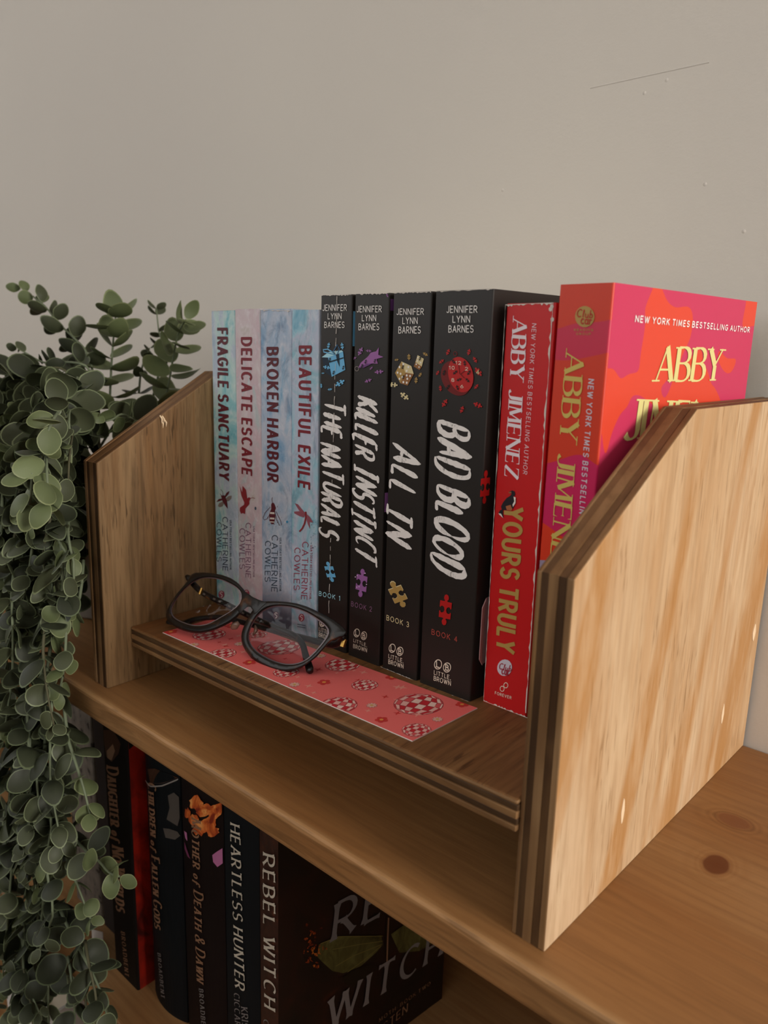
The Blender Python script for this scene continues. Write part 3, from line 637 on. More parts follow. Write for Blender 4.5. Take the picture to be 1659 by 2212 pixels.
n4.disc('clock_art', K([(1268, 900)])[0], 30, 40, red_d, rot=-.5, n=28); n4.disc('clock_art', K([(1312, 868)])[0], 26.5, 39, redi, layer=2, rot=-.25, n=30)
n4.disc('clock_art', K([(1262, 680)])[0], 4.5, 5, red_d, inner=.7)
for s, x, y in (('12', 1293, 762), ('10', 1235, 805), ('2', 1367, 815), ('8', 1244, 915), ('6', 1325, 972)):
    p = K([(x-12*len(s), y+14), (x+12*len(s), y+16), (x-12*len(s), y-14)]); n4.text('clock_art', s, *p, 'sans', LBm, layer=4, bold=.16, gap=.2)
for l in ([(1310, 865), (1375, 815)], [(1312, 862), (1348, 900)], [(1305, 862), (1297, 785)]): n4.line('clock_art', K(l), 1.6, red_d, layer=4)
for p in ((1250, 750), (1350, 765), (1265, 848), (1388, 850), (1300, 912), (1375, 918), (1285, 985), (1200, 978), (1165, 850)): n4.jig('clock_art', K([p])[0], 8, 9, p[0]*.1, blk, layer=4)
for x, y, s in ((1198, 665, 9), (1385, 665, 9), (1440, 735, 9), (1140, 750, 8), (1470, 842, 14), (1105, 852, 7), (1130, 990, 8), (1452, 975, 8), (1168, 1122, 12), (1323, 1180, 10), (1465, 1140, 13)): n4.jig('clock_art', K([(x, y)])[0], s, s*1.15, x*.1, redi)
p = K([(1455, 862), (1480, 864), (1456, 826)]); n4.text('clock_art', '4', *p, 'sans', gold_l, layer=4, bold=.16)
# crease on the first black spine, worn tops
r = random.Random(4); x = 730.
pts = [(730-(y-637)*.0265+r.uniform(-.5, .5), y) for y in range(640, 1335, 9)]
for a, c in zip(pts, pts[1:]):
    if r.random() < (.75 if a[1] < 720 or 820 < a[1] < 880 or a[1] > 1150 else .3): n1.line('spine_crease', [a, c], r.uniform(.6, 1.1), worn_m, layer=4)
for bk, a, c, sd, wp in ((n1, (694, 637.5), (760, 636.3), 1, 6), (n2, (767.5, 634.5), (841, 632.6), 2, 7), (n3, (850.5, 632.3), (932, 629.6), 3, 6), (n4, (942, 629.4), (1065, 624.2), 4, 5)):
    bk.ragged('worn_edge', a, c, wp, worn_m, seed=sd, side=-1)
n3.ragged('worn_edge', (822.5, 1440), (893, 1469), 4, worn_m, seed=9, side=1); n4.ragged('worn_edge', (907, 1476), (1012, 1515), 3, worn_m, seed=10, side=1)
# print that wraps onto the front covers
for bk, z0, z1, m in ((n1, .186, .205, cyan), (n2, .094, .105, purp), (n2, .203, .209, purp_d)):
    bk.mb('cover_art' if m is not purp_d else 'cover_corner_art').face([bk.p3(q, 'cover', 0) for q in ((.0008, z0), (.006, z0), (.006, z1), (.0008, z1))], m)
cc = n4.loc((1047, 1052), 'cover'); n4.mb('cover_art').face([n4.p3((cc.x+x*.0095, cc.y+y*.0125), 'cover', 1) for x, y in JIG], redi)

# red paperback and orange-pink paperback on the right
yr = M('bright_red_cover', 'c4181a', .4, spec=.4); foil = M('antique_gold_foil', 'b3924f', .4); lav_w = M('lilac_white_ink', 'e9dbe0', .5)
YX, YY = .2588, .0676
yt = Book('paperback_book', 'bright red paperback with a small dog above gold lettering, worn pale edges', (YX, YY, zs(YX)+.00005), RYAW, .0272, .2565-zs(YX), .128, yr, yr, yr, paper)
yt.text('author_lettering', 'ABBY JIMENEZ', (1109, 689), (1091, 1027), (1139.5, 691), 'serif', lav_w, bold=.2, gap=.24, space=.45)
yt.text('author_lettering', 'NEW YORK TIMES BESTSELLING AUTHOR', (1150.6, 699), (1130.5, 1023), (1159.5, 700), 'sans', lav_w, bold=.1, gap=.3)
yt.text('title_lettering', 'YOURS TRULY', (1092, 1097), (1074.5, 1400), (1129, 1101), 'sans', foil, bold=.2, gap=.24, space=.4)
D6 = lambda pts: X(0, pts, 1000, 1000, 3.6875)
dogb = M('dog_black_ink', '1f1a20'); dogt = M('dog_tan_ink', 'a5623c'); dogw = M('dog_white_ink', 'e6dcd2')
yt.poly('dog_art', D6([(372, 228), (395, 218), (415, 226), (420, 255), (405, 268), (425, 275), (424, 320), (402, 362), (360, 376), (312, 372), (306, 345), (325, 310), (350, 280), (378, 262), (392, 245), (370, 240)]), dogb)
yt.poly('dog_art', D6([(322, 372), (322, 395), (326, 438), (300, 415), (286, 398), (300, 374)]), dogb); yt.poly('dog_art', D6([(326, 438), (296, 412), (288, 400), (308, 402)]), dogw, layer=3)
yt.poly('dog_art', D6([(408, 268), (425, 274), (424, 318), (404, 350), (400, 330), (414, 305)]), dogw, layer=3); yt.poly('dog_art', D6([(345, 345), (385, 332), (398, 368), (388, 378), (355, 374)]), dogt, layer=3)
yt.poly('dog_art', D6([(368, 232), (390, 228), (392, 240), (372, 242)]), dogt, layer=3)
sil = M('silver_lilac_ink', 'cfc9d4', .5)
yt.disc('publisher_mark', (1090.8, 1442), 16, 18, sil, rot=.2)
for bk, c, m, k, part in ((yt, (1092, 1443), M('club_red_ink', 'a02035'), 1., 'publisher_mark'),):
    bk.text(part, 'Club', (c[0]-13*k, c[1]+1), (c[0]+13*k, c[1]+7), (c[0]-10*k, c[1]-11), 'sans', m, layer=3, bold=.14, gap=.12); bk.text(part, 'car', (c[0]-7, c[1]+12), (c[0]+8, c[1]+16), (c[0]-5, c[1]-8), 'sans', m, layer=3, bold=.12, gap=.12)
for cx, cy in ((1085.5, 1487.5), (1093.5, 1480)): yt.disc('publisher_mark', (cx, cy), 5, 6.4, LBm, inner=.76)
yt.text('publisher_mark', 'FOREVER', (1070, 1499), (1105, 1510), (1070.3, 1493.3), 'sans', LBm, bold=.16, gap=.3)
yt.ragged('worn_edge', (1092.8, 657.8), (1197, 653.5), 10, worn_m, seed=21, n=30, side=-1); yt.ragged('worn_edge', (1196, 655), (1137, 1540), 9, worn_m, seed=22, n=80, side=-1)
yt.ragged('worn_edge', (1092.5, 660), (1045, 1512), 5, worn_m, seed=23, n=70, side=1); yt.ragged('worn_edge', (1045.5, 1514), (1140, 1551), 8, worn_m, seed=24, n=30, side=1)
for p in ((1193, 662), (1190, 668), (1194, 690)): yt.disc('worn_edge', p, 4, 5, worn_m, n=7)
def blobs(name, spine):
    t = NT(name, .38, .4); x, y, z = t.sep(); n = t.noise(t.map((1, 1, 1), (1.2, .4, 2.2)), 26 if not spine else 20, 1.0, .3, .8)
    O_, P_, L_ = 'd9462f', 'c5355a', '9a8aa0'
    if spine:
        v = t.math('ADD', t.math('MULTIPLY', z, 5), t.math('MULTIPLY', t.math('SUBTRACT', n, .5), .12))
        c = t.ramp(v, [(0, L_), (.385, 'd93a1e'), (.475, 'c92058'), (.635, 'd23a1e'), (.86, 'c92a4a'), (.925, 'd23a1e')], 'CONSTANT')
    else:
        v = t.math('ADD', t.math('ADD', t.math('MULTIPLY', z, 9), t.math('MULTIPLY', y, 2.2)), t.math('MULTIPLY', n, 1.5)); v = t.math('FRACT', v)
        c = t.ramp(v, [(0, O_), (.5, P_)], 'CONSTANT')
    return t.col(c)
PX, PY = .2878, .0632
po = Book('paperback_book', 'orange and hot pink patterned paperback with its front cover showing, beside the right side panel', (PX, PY, zs(PX)+.0003), -.105, .0262, .2636-zs(PX), .142, blobs('coral_spine_pattern', True), blobs('coral_cover_pattern', False), yr, paper)
cream_f = M('pale_yellow_ink', 'dcd08a', .45)
po.text('author_lettering', 'ABBY JIMENEZ', (1223.4, 762), (1187, 1241), (1263, 765), 'serif', M('yellow_gold_ink', 'cdb660', .45), bold=.22, gap=.22, space=.42)
po.text('author_lettering', 'NEW YORK TIMES BESTSELLING AUTHOR', (1272.6, 819), (1245.5, 1206), (1283.5, 820.5), 'sans', sil, bold=.18, gap=.34)
po.disc('publisher_mark', (1264, 684), 21, 23, foil); po.text('publisher_mark', 'Club', (1247, 684), (1281, 687), (1250, 668), 'sans', redi, layer=3, bold=.13, gap=.12); po.text('publisher_mark', 'car', (1256, 699), (1278, 701), (1258, 678), 'sans', redi, layer=3, bold=.12, gap=.12)
po.text('publisher_mark', 'READING', (1241, 715), (1282, 715), (1241, 710.7), 'sans', foil, bold=.2, gap=.3); po.text('publisher_mark', 'GROUP', (1245.5, 723.5), (1277, 723.5), (1245.5, 719.3), 'sans', foil, bold=.2, gap=.3)
po.text('cover_lettering', 'NEW YORK TIMES BESTSELLING AUTHOR', (1371, 694.8), (1617, 718), (1372.6, 681.7), 'sans', white_ink, face='cover', bold=.2, gap=.26)
po.text('cover_lettering', 'ABBY', (1415, 824), (1551, 822), (1425, 748), 'serif', cream_f, face='cover', bold=.24, gap=.2)
po.text('cover_lettering', 'JIMENEZ', (1348, 949), (1584, 944), (1360, 861), 'serif', cream_f, face='cover', bold=.24, gap=.2)
for bk in CB+NB+[yt, po]: bk.done()
# pinkish slip poking out between the thick black book and the red one
slip_m = M('dusty_pink_card', 'a98080', .7); b = MB()
x, y = rowpt(.1283); pa = Vector((x+.0022, y+.006, zs(x)))
for i in range(6):
    pass
ys = [-.0045, 0, .02, .05]; xs = [.0012, .0003, 0, -.0004]
for i in range(3):
    for za, zb_ in ((.0, .004), (.004, .0315), (.0315, .0355)):
        ia = .003 if za == 0 else 0; ib = .003 if zb_ > .034 else 0
        q = lambda k, z, ins: (pa.x+xs[k]-SL*0, pa.y+(ys[k]+(ins if k == 0 else 0)), pa.z+.0005+z)
        b.face([q(i, za+.0195, ia), q(i+1, za+.0195, 0), q(i+1, zb_+.0195, 0), q(i, zb_+.0195, ib)], slip_m)
sl = b.obj('paper_slip'); m = sl.modifiers.new('solid', 'SOLIDIFY'); m.thickness = .0004
tag(sl, 'dusty pink paper slip sticking out between the thick black book and the red book', 'paper slip')
# ------------------------------------------------------------------ bookmark with printed pattern
A0, B0, C0 = Vector((.0304, .0252)), Vector((.2588, .0102)), Vector((.2600, .0585))
EU = (B0-A0); BW = EU.length; EU /= BW; EV = Vector((-EU.y, EU.x)); BH = (C0-B0).dot(EV)
BT = .0005
def bm3(u, v, dz): p = A0+EU*u+EV*v; return (p.x, p.y, zs(p.x)+dz)
pink = M('coral_pink_card', 'f0726f', .6); bmedge = M('white_card_edge', 'efe6e2', .8)
b = MB(); b.prism([(0, 0), (BW, 0), (BW, BH), (0, BH)], lambda p: bm3(*p, .00003), lambda p: bm3(*p, BT), pink, bmedge)
bookmark = tag(b.obj('bookmark'), 'coral pink bookmark printed with checkered balls and flowers lying along the rack shelf', 'bookmark')
nS = Vector((-SL, 0, 1)).normalized()
def bmuv(u, v):
    P = atP(u, v, Vector((0, 0, S0+BT)), nS); q = Vector((P.x, P.y))-A0; return q.dot(EU), q.dot(EV)
pr = MB(); ck = [M('print_crimson', 'cb2b36', .55), M('print_blush', 'eeb9b0', .55), M('print_rose', 'dd5a5e', .55), M('print_pale', 'f3cfc4', .55)]; outl = M('print_outline', 'b04a4c', .6)
flr = M('print_flower_red', 'd23c38', .55); flo = M('print_flower_orange', 'e79a4c', .55); dai = M('print_daisy_blush', 'e9b3a6', .55); star = M('print_star_peach', 'f09a8c', .55); dyel = M('print_daisy_centre', 'd9b45e', .55)
def put(pts, m, layer):
    pts = [(min(max(u, .0002), BW-.0002), min(max(v, .0002), BH-.0002)) for u, v in pts]
    if max(p[0] for p in pts)-min(p[0] for p in pts) < 1e-5 or max(p[1] for p in pts)-min(p[1] for p in pts) < 1e-5: return
    pr.face([bm3(u, v, BT+.00006*layer) for u, v in pts], m)
rb = random.Random(3)
def ball(px, py, wpx):
    u, v = bmuv(px, py); u2, v2 = bmuv(px+wpx/2, py); u1, v1 = bmuv(px-wpx/2, py); r = math.dist((u1, v1), (u2, v2))/2*.98
    put([(u+r*1.03*math.cos(a), v+r*1.03*math.sin(a)) for a in [2*math.pi*k/26 for k in range(26)]], outl, 1)
    th = rb.uniform(.2, .5); N = 8
    def sp(a, e): # longitude, latitude -> disc
        x, y = math.sin(a)*math.cos(e), math.sin(e); return (u+r*(x*math.cos(th)-y*math.sin(th)), v+r*(x*math.sin(th)+y*math.cos(th)))
    for i in range(N):
        for j in range(6):
            a0, a1 = [-math.pi/2+math.pi*(i+k)/N for k in (.06, .94)]; e0, e1 = [-1.35+2.7*(j+k)/6 for k in (.05, .95)]
            m = ck[rb.choice((0, 0, 2))] if (i+j) % 2 else ck[rb.choice((1, 1, 3))]
            q = [sp(a0, e0), sp(a1, e0), sp(a1, e1), sp(a0, e1)]
            put(q, m, 2)
for t in ((904, 1521, 108), (603, 1398, 92), (740, 1436, 76), (788, 1480, 58), (731, 1523, 82), (480, 1412, 60), (452, 1371, 70), (618, 1452, 56), (900, 1577, 64), (556, 1371, 42)): ball(*t)
def flower(px, py, wpx, n, m, mc, daisy=False):
    u, v = bmuv(px, py); u1, _ = bmuv(px-wpx/2, py); r = abs(u-u1)*1.05
    for k in range(n):
        a = 2*math.pi*k/n+.3; cx, cy = u+r*.62*math.cos(a), v+r*.62*math.sin(a); ra, rt = (r*.4, r*.42) if not daisy else (r*.42, r*.24)
        if daisy: put([(cx+ra*1.15*math.cos(t)*math.cos(a)-rt*1.3*math.sin(t)*math.sin(a), cy+ra*1.15*math.cos(t)*math.sin(a)+rt*1.3*math.sin(t)*math.cos(a)) for t in [2*math.pi*q/10 for q in range(10)]], outl, 1)
        put([(cx+ra*math.cos(t)*math.cos(a)-rt*math.sin(t)*math.sin(a), cy+ra*math.cos(t)*math.sin(a)+rt*math.sin(t)*math.cos(a)) for t in [2*math.pi*q/10 for q in range(10)]], m, 2)
    put([(u+r*.3*math.cos(t), v+r*.3*math.sin(t)) for t in [2*math.pi*q/12 for q in range(12)]], mc, 3)
for x, y in ((824, 1555), (700, 1474), (539, 1431), (847, 1463), (998, 1522), (369, 1365), (500, 1352)): flower(x, y, 38, 5, flr, flo)
for x, y in ((636, 1479), (803, 1524), (945, 1554), (692, 1417), (518, 1391), (418, 1393)): flower(x, y, 30, 9, dai, dyel, True)
for k in range(46):
    u, v = rb.uniform(.005, BW-.005), rb.uniform(.004, BH-.004); r = rb.uniform(.0016, .0034); q = []
    for i in range(8): rr_ = r if i % 2 == 0 else r*.32; q.append((u+rr_*math.cos(i*math.pi/4+.4), v+rr_*math.sin(i*math.pi/4+.4)))
    put(q, rb.choice((star, star, flr)), 1.5 if rb.random() < .5 else .5)
o = pr.obj('printed_pattern', bookmark, fix=False)

# ------------------------------------------------------------------ spectacles
gA, gB = Vector((.0600, .0318, .0505)), Vector((.148, .0317, .0527))
ax = (gB-gA).normalized(); lean = math.radians(27)
gup = Vector((0, math.sin(lean), math.cos(lean))); gup = (gup-ax*gup.dot(ax)).normalized(); gn = ax.cross(gup).normalized()   # gn points away from the viewer (+y)
if gn.y < 0: gn = -gn
def gp(px, off=0.): return atP(px[0], px[1], gA+gn*off, gn)+Vector((0, 0, 0))
c1_ = lambda L: [(340+x*.13261, 1220+y*.13261) for x, y in L]; c2_ = lambda L: [(500+x*.16878, 1270+y*.16878) for x, y in L]
LO = c1_([(1430, 455), (1390, 400), (1300, 300), (1180, 220), (1050, 175), (900, 145), (750, 135), (620, 140), (560, 165), (520, 215), (500, 265), (430, 350), (330, 470), (240, 600), (180, 710), (148, 810), (155, 870), (210, 940), (320, 1020), (430, 1065), (560, 1095), (680, 1105), (800, 1090), (940, 1050), (1080, 990), (1190, 930), (1290, 850), (1360, 760), (1430, 660), (1465, 560)])
LI = c1_([(1400, 500), (1385, 590), (1330, 670), (1240, 740), (1150, 800), (1040, 860), (940, 920), (820, 980), (680, 1005), (560, 1000), (440, 965), (330, 920), (245, 870), (205, 820), (195, 770), (215, 690), (270, 590), (350, 480), (450, 370), (560, 280), (680, 215), (800, 195), (950, 205), (1080, 240), (1200, 300), (1290, 350), (1360, 410)])
RO = c2_([(300, 260), (360, 205), (430, 180), (560, 178), (700, 185), (830, 205), (960, 245), (1080, 300), (1190, 355), (1290, 410), (1400, 490), (1460, 545), (1440, 610), (1400, 635), (1310, 645), (1240, 700), (1160, 790), (1080, 880), (980, 960), (900, 1010), (800, 1050), (700, 1065), (600, 1055), (480, 1020), (360, 960), (260, 890), (190, 800), (150, 720), (135, 640), (145, 560), (170, 490), (210, 410), (255, 330)])
RI = c2_([(480, 235), (560, 222), (660, 220), (760, 232), (870, 262), (980, 310), (1080, 370), (1180, 440), (1250, 500), (1278, 550), (1260, 600), (1210, 670), (1140, 760), (1060, 850), (980, 920), (900, 965), (800, 990), (700, 990), (600, 970), (490, 930), (380, 870), (290, 810), (225, 730), (195, 660), (192, 600), (210, 540), (250, 450), (310, 360), (380, 290)])
BR = [(522, 1274), (534, 1281), (545, 1289), (560, 1296), (577, 1301), (566, 1311), (556, 1322), (549, 1328), (546, 1318), (541, 1311), (535, 1310.5), (528, 1316), (519, 1326), (512, 1318), (518, 1306), (522, 1292)]
tort = NT('dark_tortoise_acetate', .36, .35)
_tn = tort.noise(tort.map((1, 1, 1)), 95, 2, .5, 1.2); tort.col(tort.ramp(_tn, [(.6, '15100e'), (.7, '3c2416'), (.78, '6d4626')]))
tort.b.inputs['Coat Weight'].default_value = .1
tm = tort.m
def angular(poly, c, n):
    out = []
    for k in range(n):
        a = 2*math.pi*k/n; d = (math.cos(a), math.sin(a)); best = None
        for i in range(len(poly)):
            p, q = poly[i], poly[(i+1) % len(poly)]; ex, ey = q[0]-p[0], q[1]-p[1]; den = d[0]*ey-d[1]*ex
            if abs(den) < 1e-9: continue
            t = ((p[0]-c[0])*ey-(p[1]-c[1])*ex)/den; s = ((p[0]-c[0])*d[1]-(p[1]-c[1])*d[0])/den
            if t > 0 and -1e-6 <= s <= 1+1e-6 and (best is None or t > best): best = t
        out.append((c[0]+d[0]*best, c[1]+d[1]*best))
    return out
FT = .0036
glasses = tag(empty('spectacles', gA), 'dark tortoiseshell eyeglasses with folded temples resting on the coral pink bookmark', 'eyeglasses')
def gkid(mb, name, par=None, **k):
    o = mb.obj(name, **k); o.parent = par or glasses; o.matrix_parent_inverse = Matrix.Translation(gA).inverted(); return o
b = MB(); N = 72
def smooth(P): return [((P[i-1][0]+2*P[i][0]+P[(i+1) % len(P)][0])/4, (P[i-1][1]+2*P[i][1]+P[(i+1) % len(P)][1])/4) for i in range(len(P))]
glass_m = bpy.data.materials.new('clear_lens_glass'); glass_m.use_nodes = True; nt = glass_m.node_tree; nt.nodes.clear()
_o = nt.nodes.new('ShaderNodeOutputMaterial'); _mx = nt.nodes.new('ShaderNodeMixShader'); _t = nt.nodes.new('ShaderNodeBsdfTransparent'); _g = nt.nodes.new('ShaderNodeBsdfGlossy'); _f = nt.nodes.new('ShaderNodeFresnel')
_t.inputs[0].default_value = (.95, .94, .95, 1); _g.inputs['Roughness'].default_value = .02; _f.inputs[0].default_value = 1.28
nt.links.new(_f.outputs[0], _mx.inputs[0]); nt.links.new(_t.outputs[0], _mx.inputs[1]); nt.links.new(_g.outputs[0], _mx.inputs[2]); nt.links.new(_mx.outputs[0], _o.inputs[0])
lenses = []
bev_m = M('lens_bevel_rim', 'b9aeb2', .25, spec=.6)
for O_, I_, c in ((LO, LI, (445, 1302)), (RO, RI, (622, 1375))):
    o_ = [(c[0]+(p[0]-c[0])*1.022, c[1]+(p[1]-c[1])*1.022) for p in angular(O_, c, N)]; i_ = [(c[0]+(p[0]-c[0])*.985, c[1]+(p[1]-c[1])*.985) for p in smooth(smooth(angular(I_, c, N)))]
    layers = [(-FT*.5, .0), (FT*.5, 0.)]
    rim = lambda f, off: [gp((i_[k][0]+(o_[k][0]-i_[k][0])*f, i_[k][1]+(o_[k][1]-i_[k][1])*f), off) for k in range(N)]
    prof = [rim(0, -FT*.32), rim(.22, -FT*.5), rim(.75, -FT*.5), rim(1, -FT*.22), rim(1, FT*.3), rim(.8, FT*.5), rim(.2, FT*.5), rim(0, FT*.3)]
    vs = [p for r_ in prof for p in r_]; K_ = len(prof)
    b.grid(vs, [[j*N+k, j*N+(k+1) % N, ((j+1) % K_)*N+(k+1) % N, ((j+1) % K_)*N+k] for j in range(K_) for k in range(N)], tm)
    lb = MB(); cc = gp(c); rings = []
    for f, bul in ((1.02, 0), (.75, .0009), (.45, .0016), (.0, .0021)):
        if f: rings.append([gp((c[0]+(i_[k][0]-c[0])*f, c[1]+(i_[k][1]-c[1])*f), -bul+.0004) for k in range(N)])
    ctr = gp(c, -.0017)
    vs = [p for r_ in rings for p in r_]+[ctr]
    lb.grid(vs, [[j*N+k, j*N+(k+1) % N, (j+1)*N+(k+1) % N, (j+1)*N+k] for j in range(2) for k in range(N)]+[[2*N+k, 2*N+(k+1) % N, 3*N] for k in range(N)], glass_m)
    lenses.append(lb)
    rg = MB(); a_ = [gp((c[0]+(i_[k][0]-c[0])*1.005, c[1]+(i_[k][1]-c[1])*1.005), .0002) for k in range(N)]; z_ = [gp((c[0]+(i_[k][0]-c[0])*.965, c[1]+(i_[k][1]-c[1])*.965), .0016) for k in range(N)]
    rg.grid(a_+z_, [[k, (k+1) % N, N+(k+1) % N, N+k] for k in range(N)], bev_m); lb.edge = rg
b.prism(BR, lambda p: gp(p, -FT*.55), lambda p: gp(p, FT*.45), tm)
fr = gkid(b, 'frame', bevel=.0004, smooth=False)
for poly in fr.data.polygons: poly.use_smooth = True
for lb in lenses:
    lo = gkid(lb, 'lens', smooth=True); o = lb.edge.obj('lens_edge'); o.parent = lo
def temple(pts, offs, name, label, wid=.0042, thick=.0017):
    P = [gp(p, o) for p, o in zip(pts, offs)]; Q = []
    for i in range(len(P)-1):          # Catmull-Rom
        a, c, d, e = P[max(i-1, 0)], P[i], P[i+1], P[min(i+2, len(P)-1)]
        for k in range(5):
            t = k/5; Q.append(.5*((2*c)+(d-a)*t+(2*a-5*c+4*d-e)*t*t+(3*c-a-3*d+e)*t**3))
    Q.append(P[-1]); n = len(Q); b = MB(); nn = 10; rings = []
    for i, q in enumerate(Q):
        t = (Q[min(i+1, n-1)]-Q[max(i-1, 0)]).normalized(); side = t.cross(gn).normalized(); dep = side.cross(t)
        f = i/(n-1); ww = wid*(1.1-.25*math.sin(f*math.pi))*(.55 if i in (0, n-1) else 1)*(1+.25*max(0, f-.85)/.15)
        rings.append([q+side*(ww*.5*math.cos(2*math.pi*k/nn))*1.0+dep*(thick*.9*math.sin(2*math.pi*k/nn)) for k in range(nn)])
    vs = [p for r_ in rings for p in r_]; b.grid(vs, [[i*nn+k, i*nn+(k+1) % nn, (i+1)*nn+(k+1) % nn, (i+1)*nn+k] for i in range(n-1) for k in range(nn)]+[list(range(nn)), [(n-1)*nn+k for k in range(nn)]], tm)
    o = gkid(b, name, smooth=True); return o, Q
tl, QL = temple([(403, 1244), (436, 1279), (490, 1306), (540, 1331), (592, 1354), (632, 1371), (652, 1389), (660, 1415), (671, 1452)], [.003, .008, .010, .011, .010, .009, .007, .005, .0028], 'temple', '')
tr, QR = temple([(744, 1374), (720, 1393), (655, 1378), (590, 1362), (530, 1346), (480, 1334), (425, 1337), (385, 1350), (362, 1343)], [.003, .010, .014, .016, .017, .017, .015, .012, .010], 'temple', '')
# endpiece blocks, hinges and nose pads
brass = M('brass_hinge_metal', 'b08a4a', .3, metal=1., spec=.5)
pad = M('clear_nose_pad', '8a6a5a', .2, spec=.5)
for px, off, r_ in (((434, 1277), .006, .0013), ((742, 1389), .005, .0016)):
    b = MB(); c = gp(px, off); b.tube([c-gup*.0022, c+gup*.0022], r_, brass, 10); gkid(b, 'hinge', smooth=False)
for pts in ([(516, 1345), (507, 1352), (500, 1358)], [(551, 1352), (553, 1362), (547, 1372)]):
    b = MB(); b.tube([gp(p, .004) for p in pts], [.0014, .0026, .0010], pad, 10, .5); gkid(b, 'nose_pad', smooth=True)
# print inside the folded temple
b = MB(); wi = M('faint_temple_print', '5e544c', .5)
for i in range(6, 20):
    q = QL[i]; t = (QL[i+1]-QL[i]).normalized(); side = t.cross(gn).normalized()
    if i % 3 == 1: continue
    pq = q-gn*.0018; L_ = .0016; b.face([pq-t*L_-side*.0006, pq+t*L_*.6-side*.0006, pq+t*L_*.6+side*.0006, pq-t*L_+side*.0006], wi)
o = b.obj('temple_print', fix=False); o.parent = tl

# ------------------------------------------------------------------ books on the lower shelf
YL = .0225; dk = M('near_black_jacket', '110e0c', .55, spec=.15); dkb = M('blue_black_jacket', '0e1114', .55, spec=.15); dkm = M('oxblood_black_jacket', '150c0b', .55, spec=.15)
copper = M('copper_foil', '86624a', .4); ivory = M('ivory_ink', 'b8ad9c', .5); pewter = M('pewter_ink', '6f6866', .5)
def dmix(name, a, c, sc, stops, rough=.4):
    t = NT(name, rough, .4); n = t.noise(t.map((1, 1, .7)), sc, 4, .6, 1.2); return t.col(t.ramp(n, stops))
redart = dmix('crimson_drapery_print', 0, 0, 34, [(.3, '2e0804'), (.45, '73150a'), (.6, '931c0c'), (.72, '540e06')])
def spx(px, y=YL): return atY(px[0], px[1], y)
def low(label, pxl, pxr, y, yaw, h, d, mats, bulge=0., **k):
    a, c = spx(pxl, y), spx(pxr, y); return Book('hardcover_book', label, (a.x, y, LOWZ), yaw, (c.x-a.x)/math.cos(yaw), h, d, *mats, paper, hard=True, bulge=bulge, tilt=False, group='dark hardcovers on the lower shelf', **k)
da = low('black hardcover with a crimson red front cover, standing farthest left of the copper-lettered books', (247, 2050), (296, 2098), .013, 0, .2335, .155, (dk, redart, dk))
ch = low('rounded black hardcover with copper lettering between the red-covered and floral ones', (335, 2120), (403, 2120), YL, 0, .234, .155, (dkb, dkb, dkb), .0045)
mo = low('black hardcover with orange and pink floral artwork at the top of its spine', (405, 2100), (489, 2100), YL, 0, .236, .155, (dkm, dkm, dkm), .003)
he = low('plain black hardcover with ivory slanted lettering, between the floral and the moth books', (490.5, 2100), (562, 2100), YL, 0, .233, .15, (dkb, dkb, dkb), .0015)
rebel_c = NT('smoky_brown_cover_print', .4, .4); _n = rebel_c.noise(rebel_c.map((1, 1, 1)), 24, 4, .65, .8); rebel_c.col(rebel_c.ramp(_n, [(.4, '100a08'), (.62, '220d08'), (.74, '3c170a')]))
re_s = NT('speckled_brown_spine_print', .4, .4); _n = re_s.noise(re_s.map((1, 1, 1)), 140, 4, .7); re_s.col(re_s.ramp(_n, [(.4, '2a1712'), (.6, '3a1d14'), (.75, '5e3420')]))
rx = spx((563, 2100)); re = Book('hardcover_book', 'dark brown hardcover with a moth on its front cover, rightmost on the lower shelf', (rx.x, YL, LOWZ), -.135, .0205, .233, .15, re_s.m, rebel_c.m, dk, paper, hard=True, bulge=.001, tilt=False, group='dark hardcovers on the lower shelf')
da.text('title_lettering', 'DAUGHTER of NO WORLDS', (231, 1656), (252, 1964), (256, 1661), 'caps', copper, bold=.13, gap=.2)
da.text('author_lettering', 'BROADBENT', (262, 2012), (271, 2106), (270, 2015), 'pen', copper, bold=.16, gap=.4)
ch.text('title_lettering', 'CHILDREN of FALLEN GODS', (320, 1690), (336, 2000), (342, 1693), 'caps', copper, bold=.13, gap=.2)
ch.text('author_lettering', 'BROADBENT', (344, 2056), (353, 2150), (352, 2058), 'pen', pewter, bold=.16, gap=.4)
mo.text('title_lettering', 'MOTHER of DEATH & DAWN', (417, 1764), (429, 2113), (438, 1772), 'caps', copper, bold=.13, gap=.2)
mo.text('author_lettering', 'BROADBENT', (434, 2133), (441, 2230), (443, 2135), 'pen', pewter, bold=.16, gap=.4)
he.text('title_lettering', 'HEARTLESS HUNTER', (500, 1777), (511, 2128), (521, 1784), 'pen', ivory, bold=.14, gap=.26)
he.text('author_lettering', 'CICCARELLI', (508, 2143), (512, 2250), (520, 2146), 'pen', pewter, bold=.13, gap=.25); he.text('author_lettering', 'KRISTEN', (524, 2173), (529, 2255), (537, 2176), 'pen', pewter, bold=.13, gap=.25)
re.text('title_lettering', 'REBEL WITCH', (571, 1842), (574, 2168), (594, 1850), 'pen', ivory, bold=.15, gap=.26)
re.text('author_lettering', 'CICCARELLI', (572, 2200), (575, 2330), (583, 2203), 'pen', pewter, bold=.13, gap=.25)
re.text('cover_title_lettering', 'REBEL', (719, 2031), (975, 1888), (729, 1950), 'pen', pewter, face='cover', bold=.15, gap=.24, layer=4)
re.text('cover_title_lettering', 'WITCH', (706, 2226), (950, 2062), (714, 2156), 'pen', M('silver_cover_ink', '7d7471', .4), face='cover', bold=.15, gap=.2, layer=4)
re.text('cover_series_lettering', 'MOTH: BOOK TWO', (818, 2206.5), (928, 2126), (818, 2199), 'pen', copper, face='cover', bold=.16, gap=.34, layer=4)
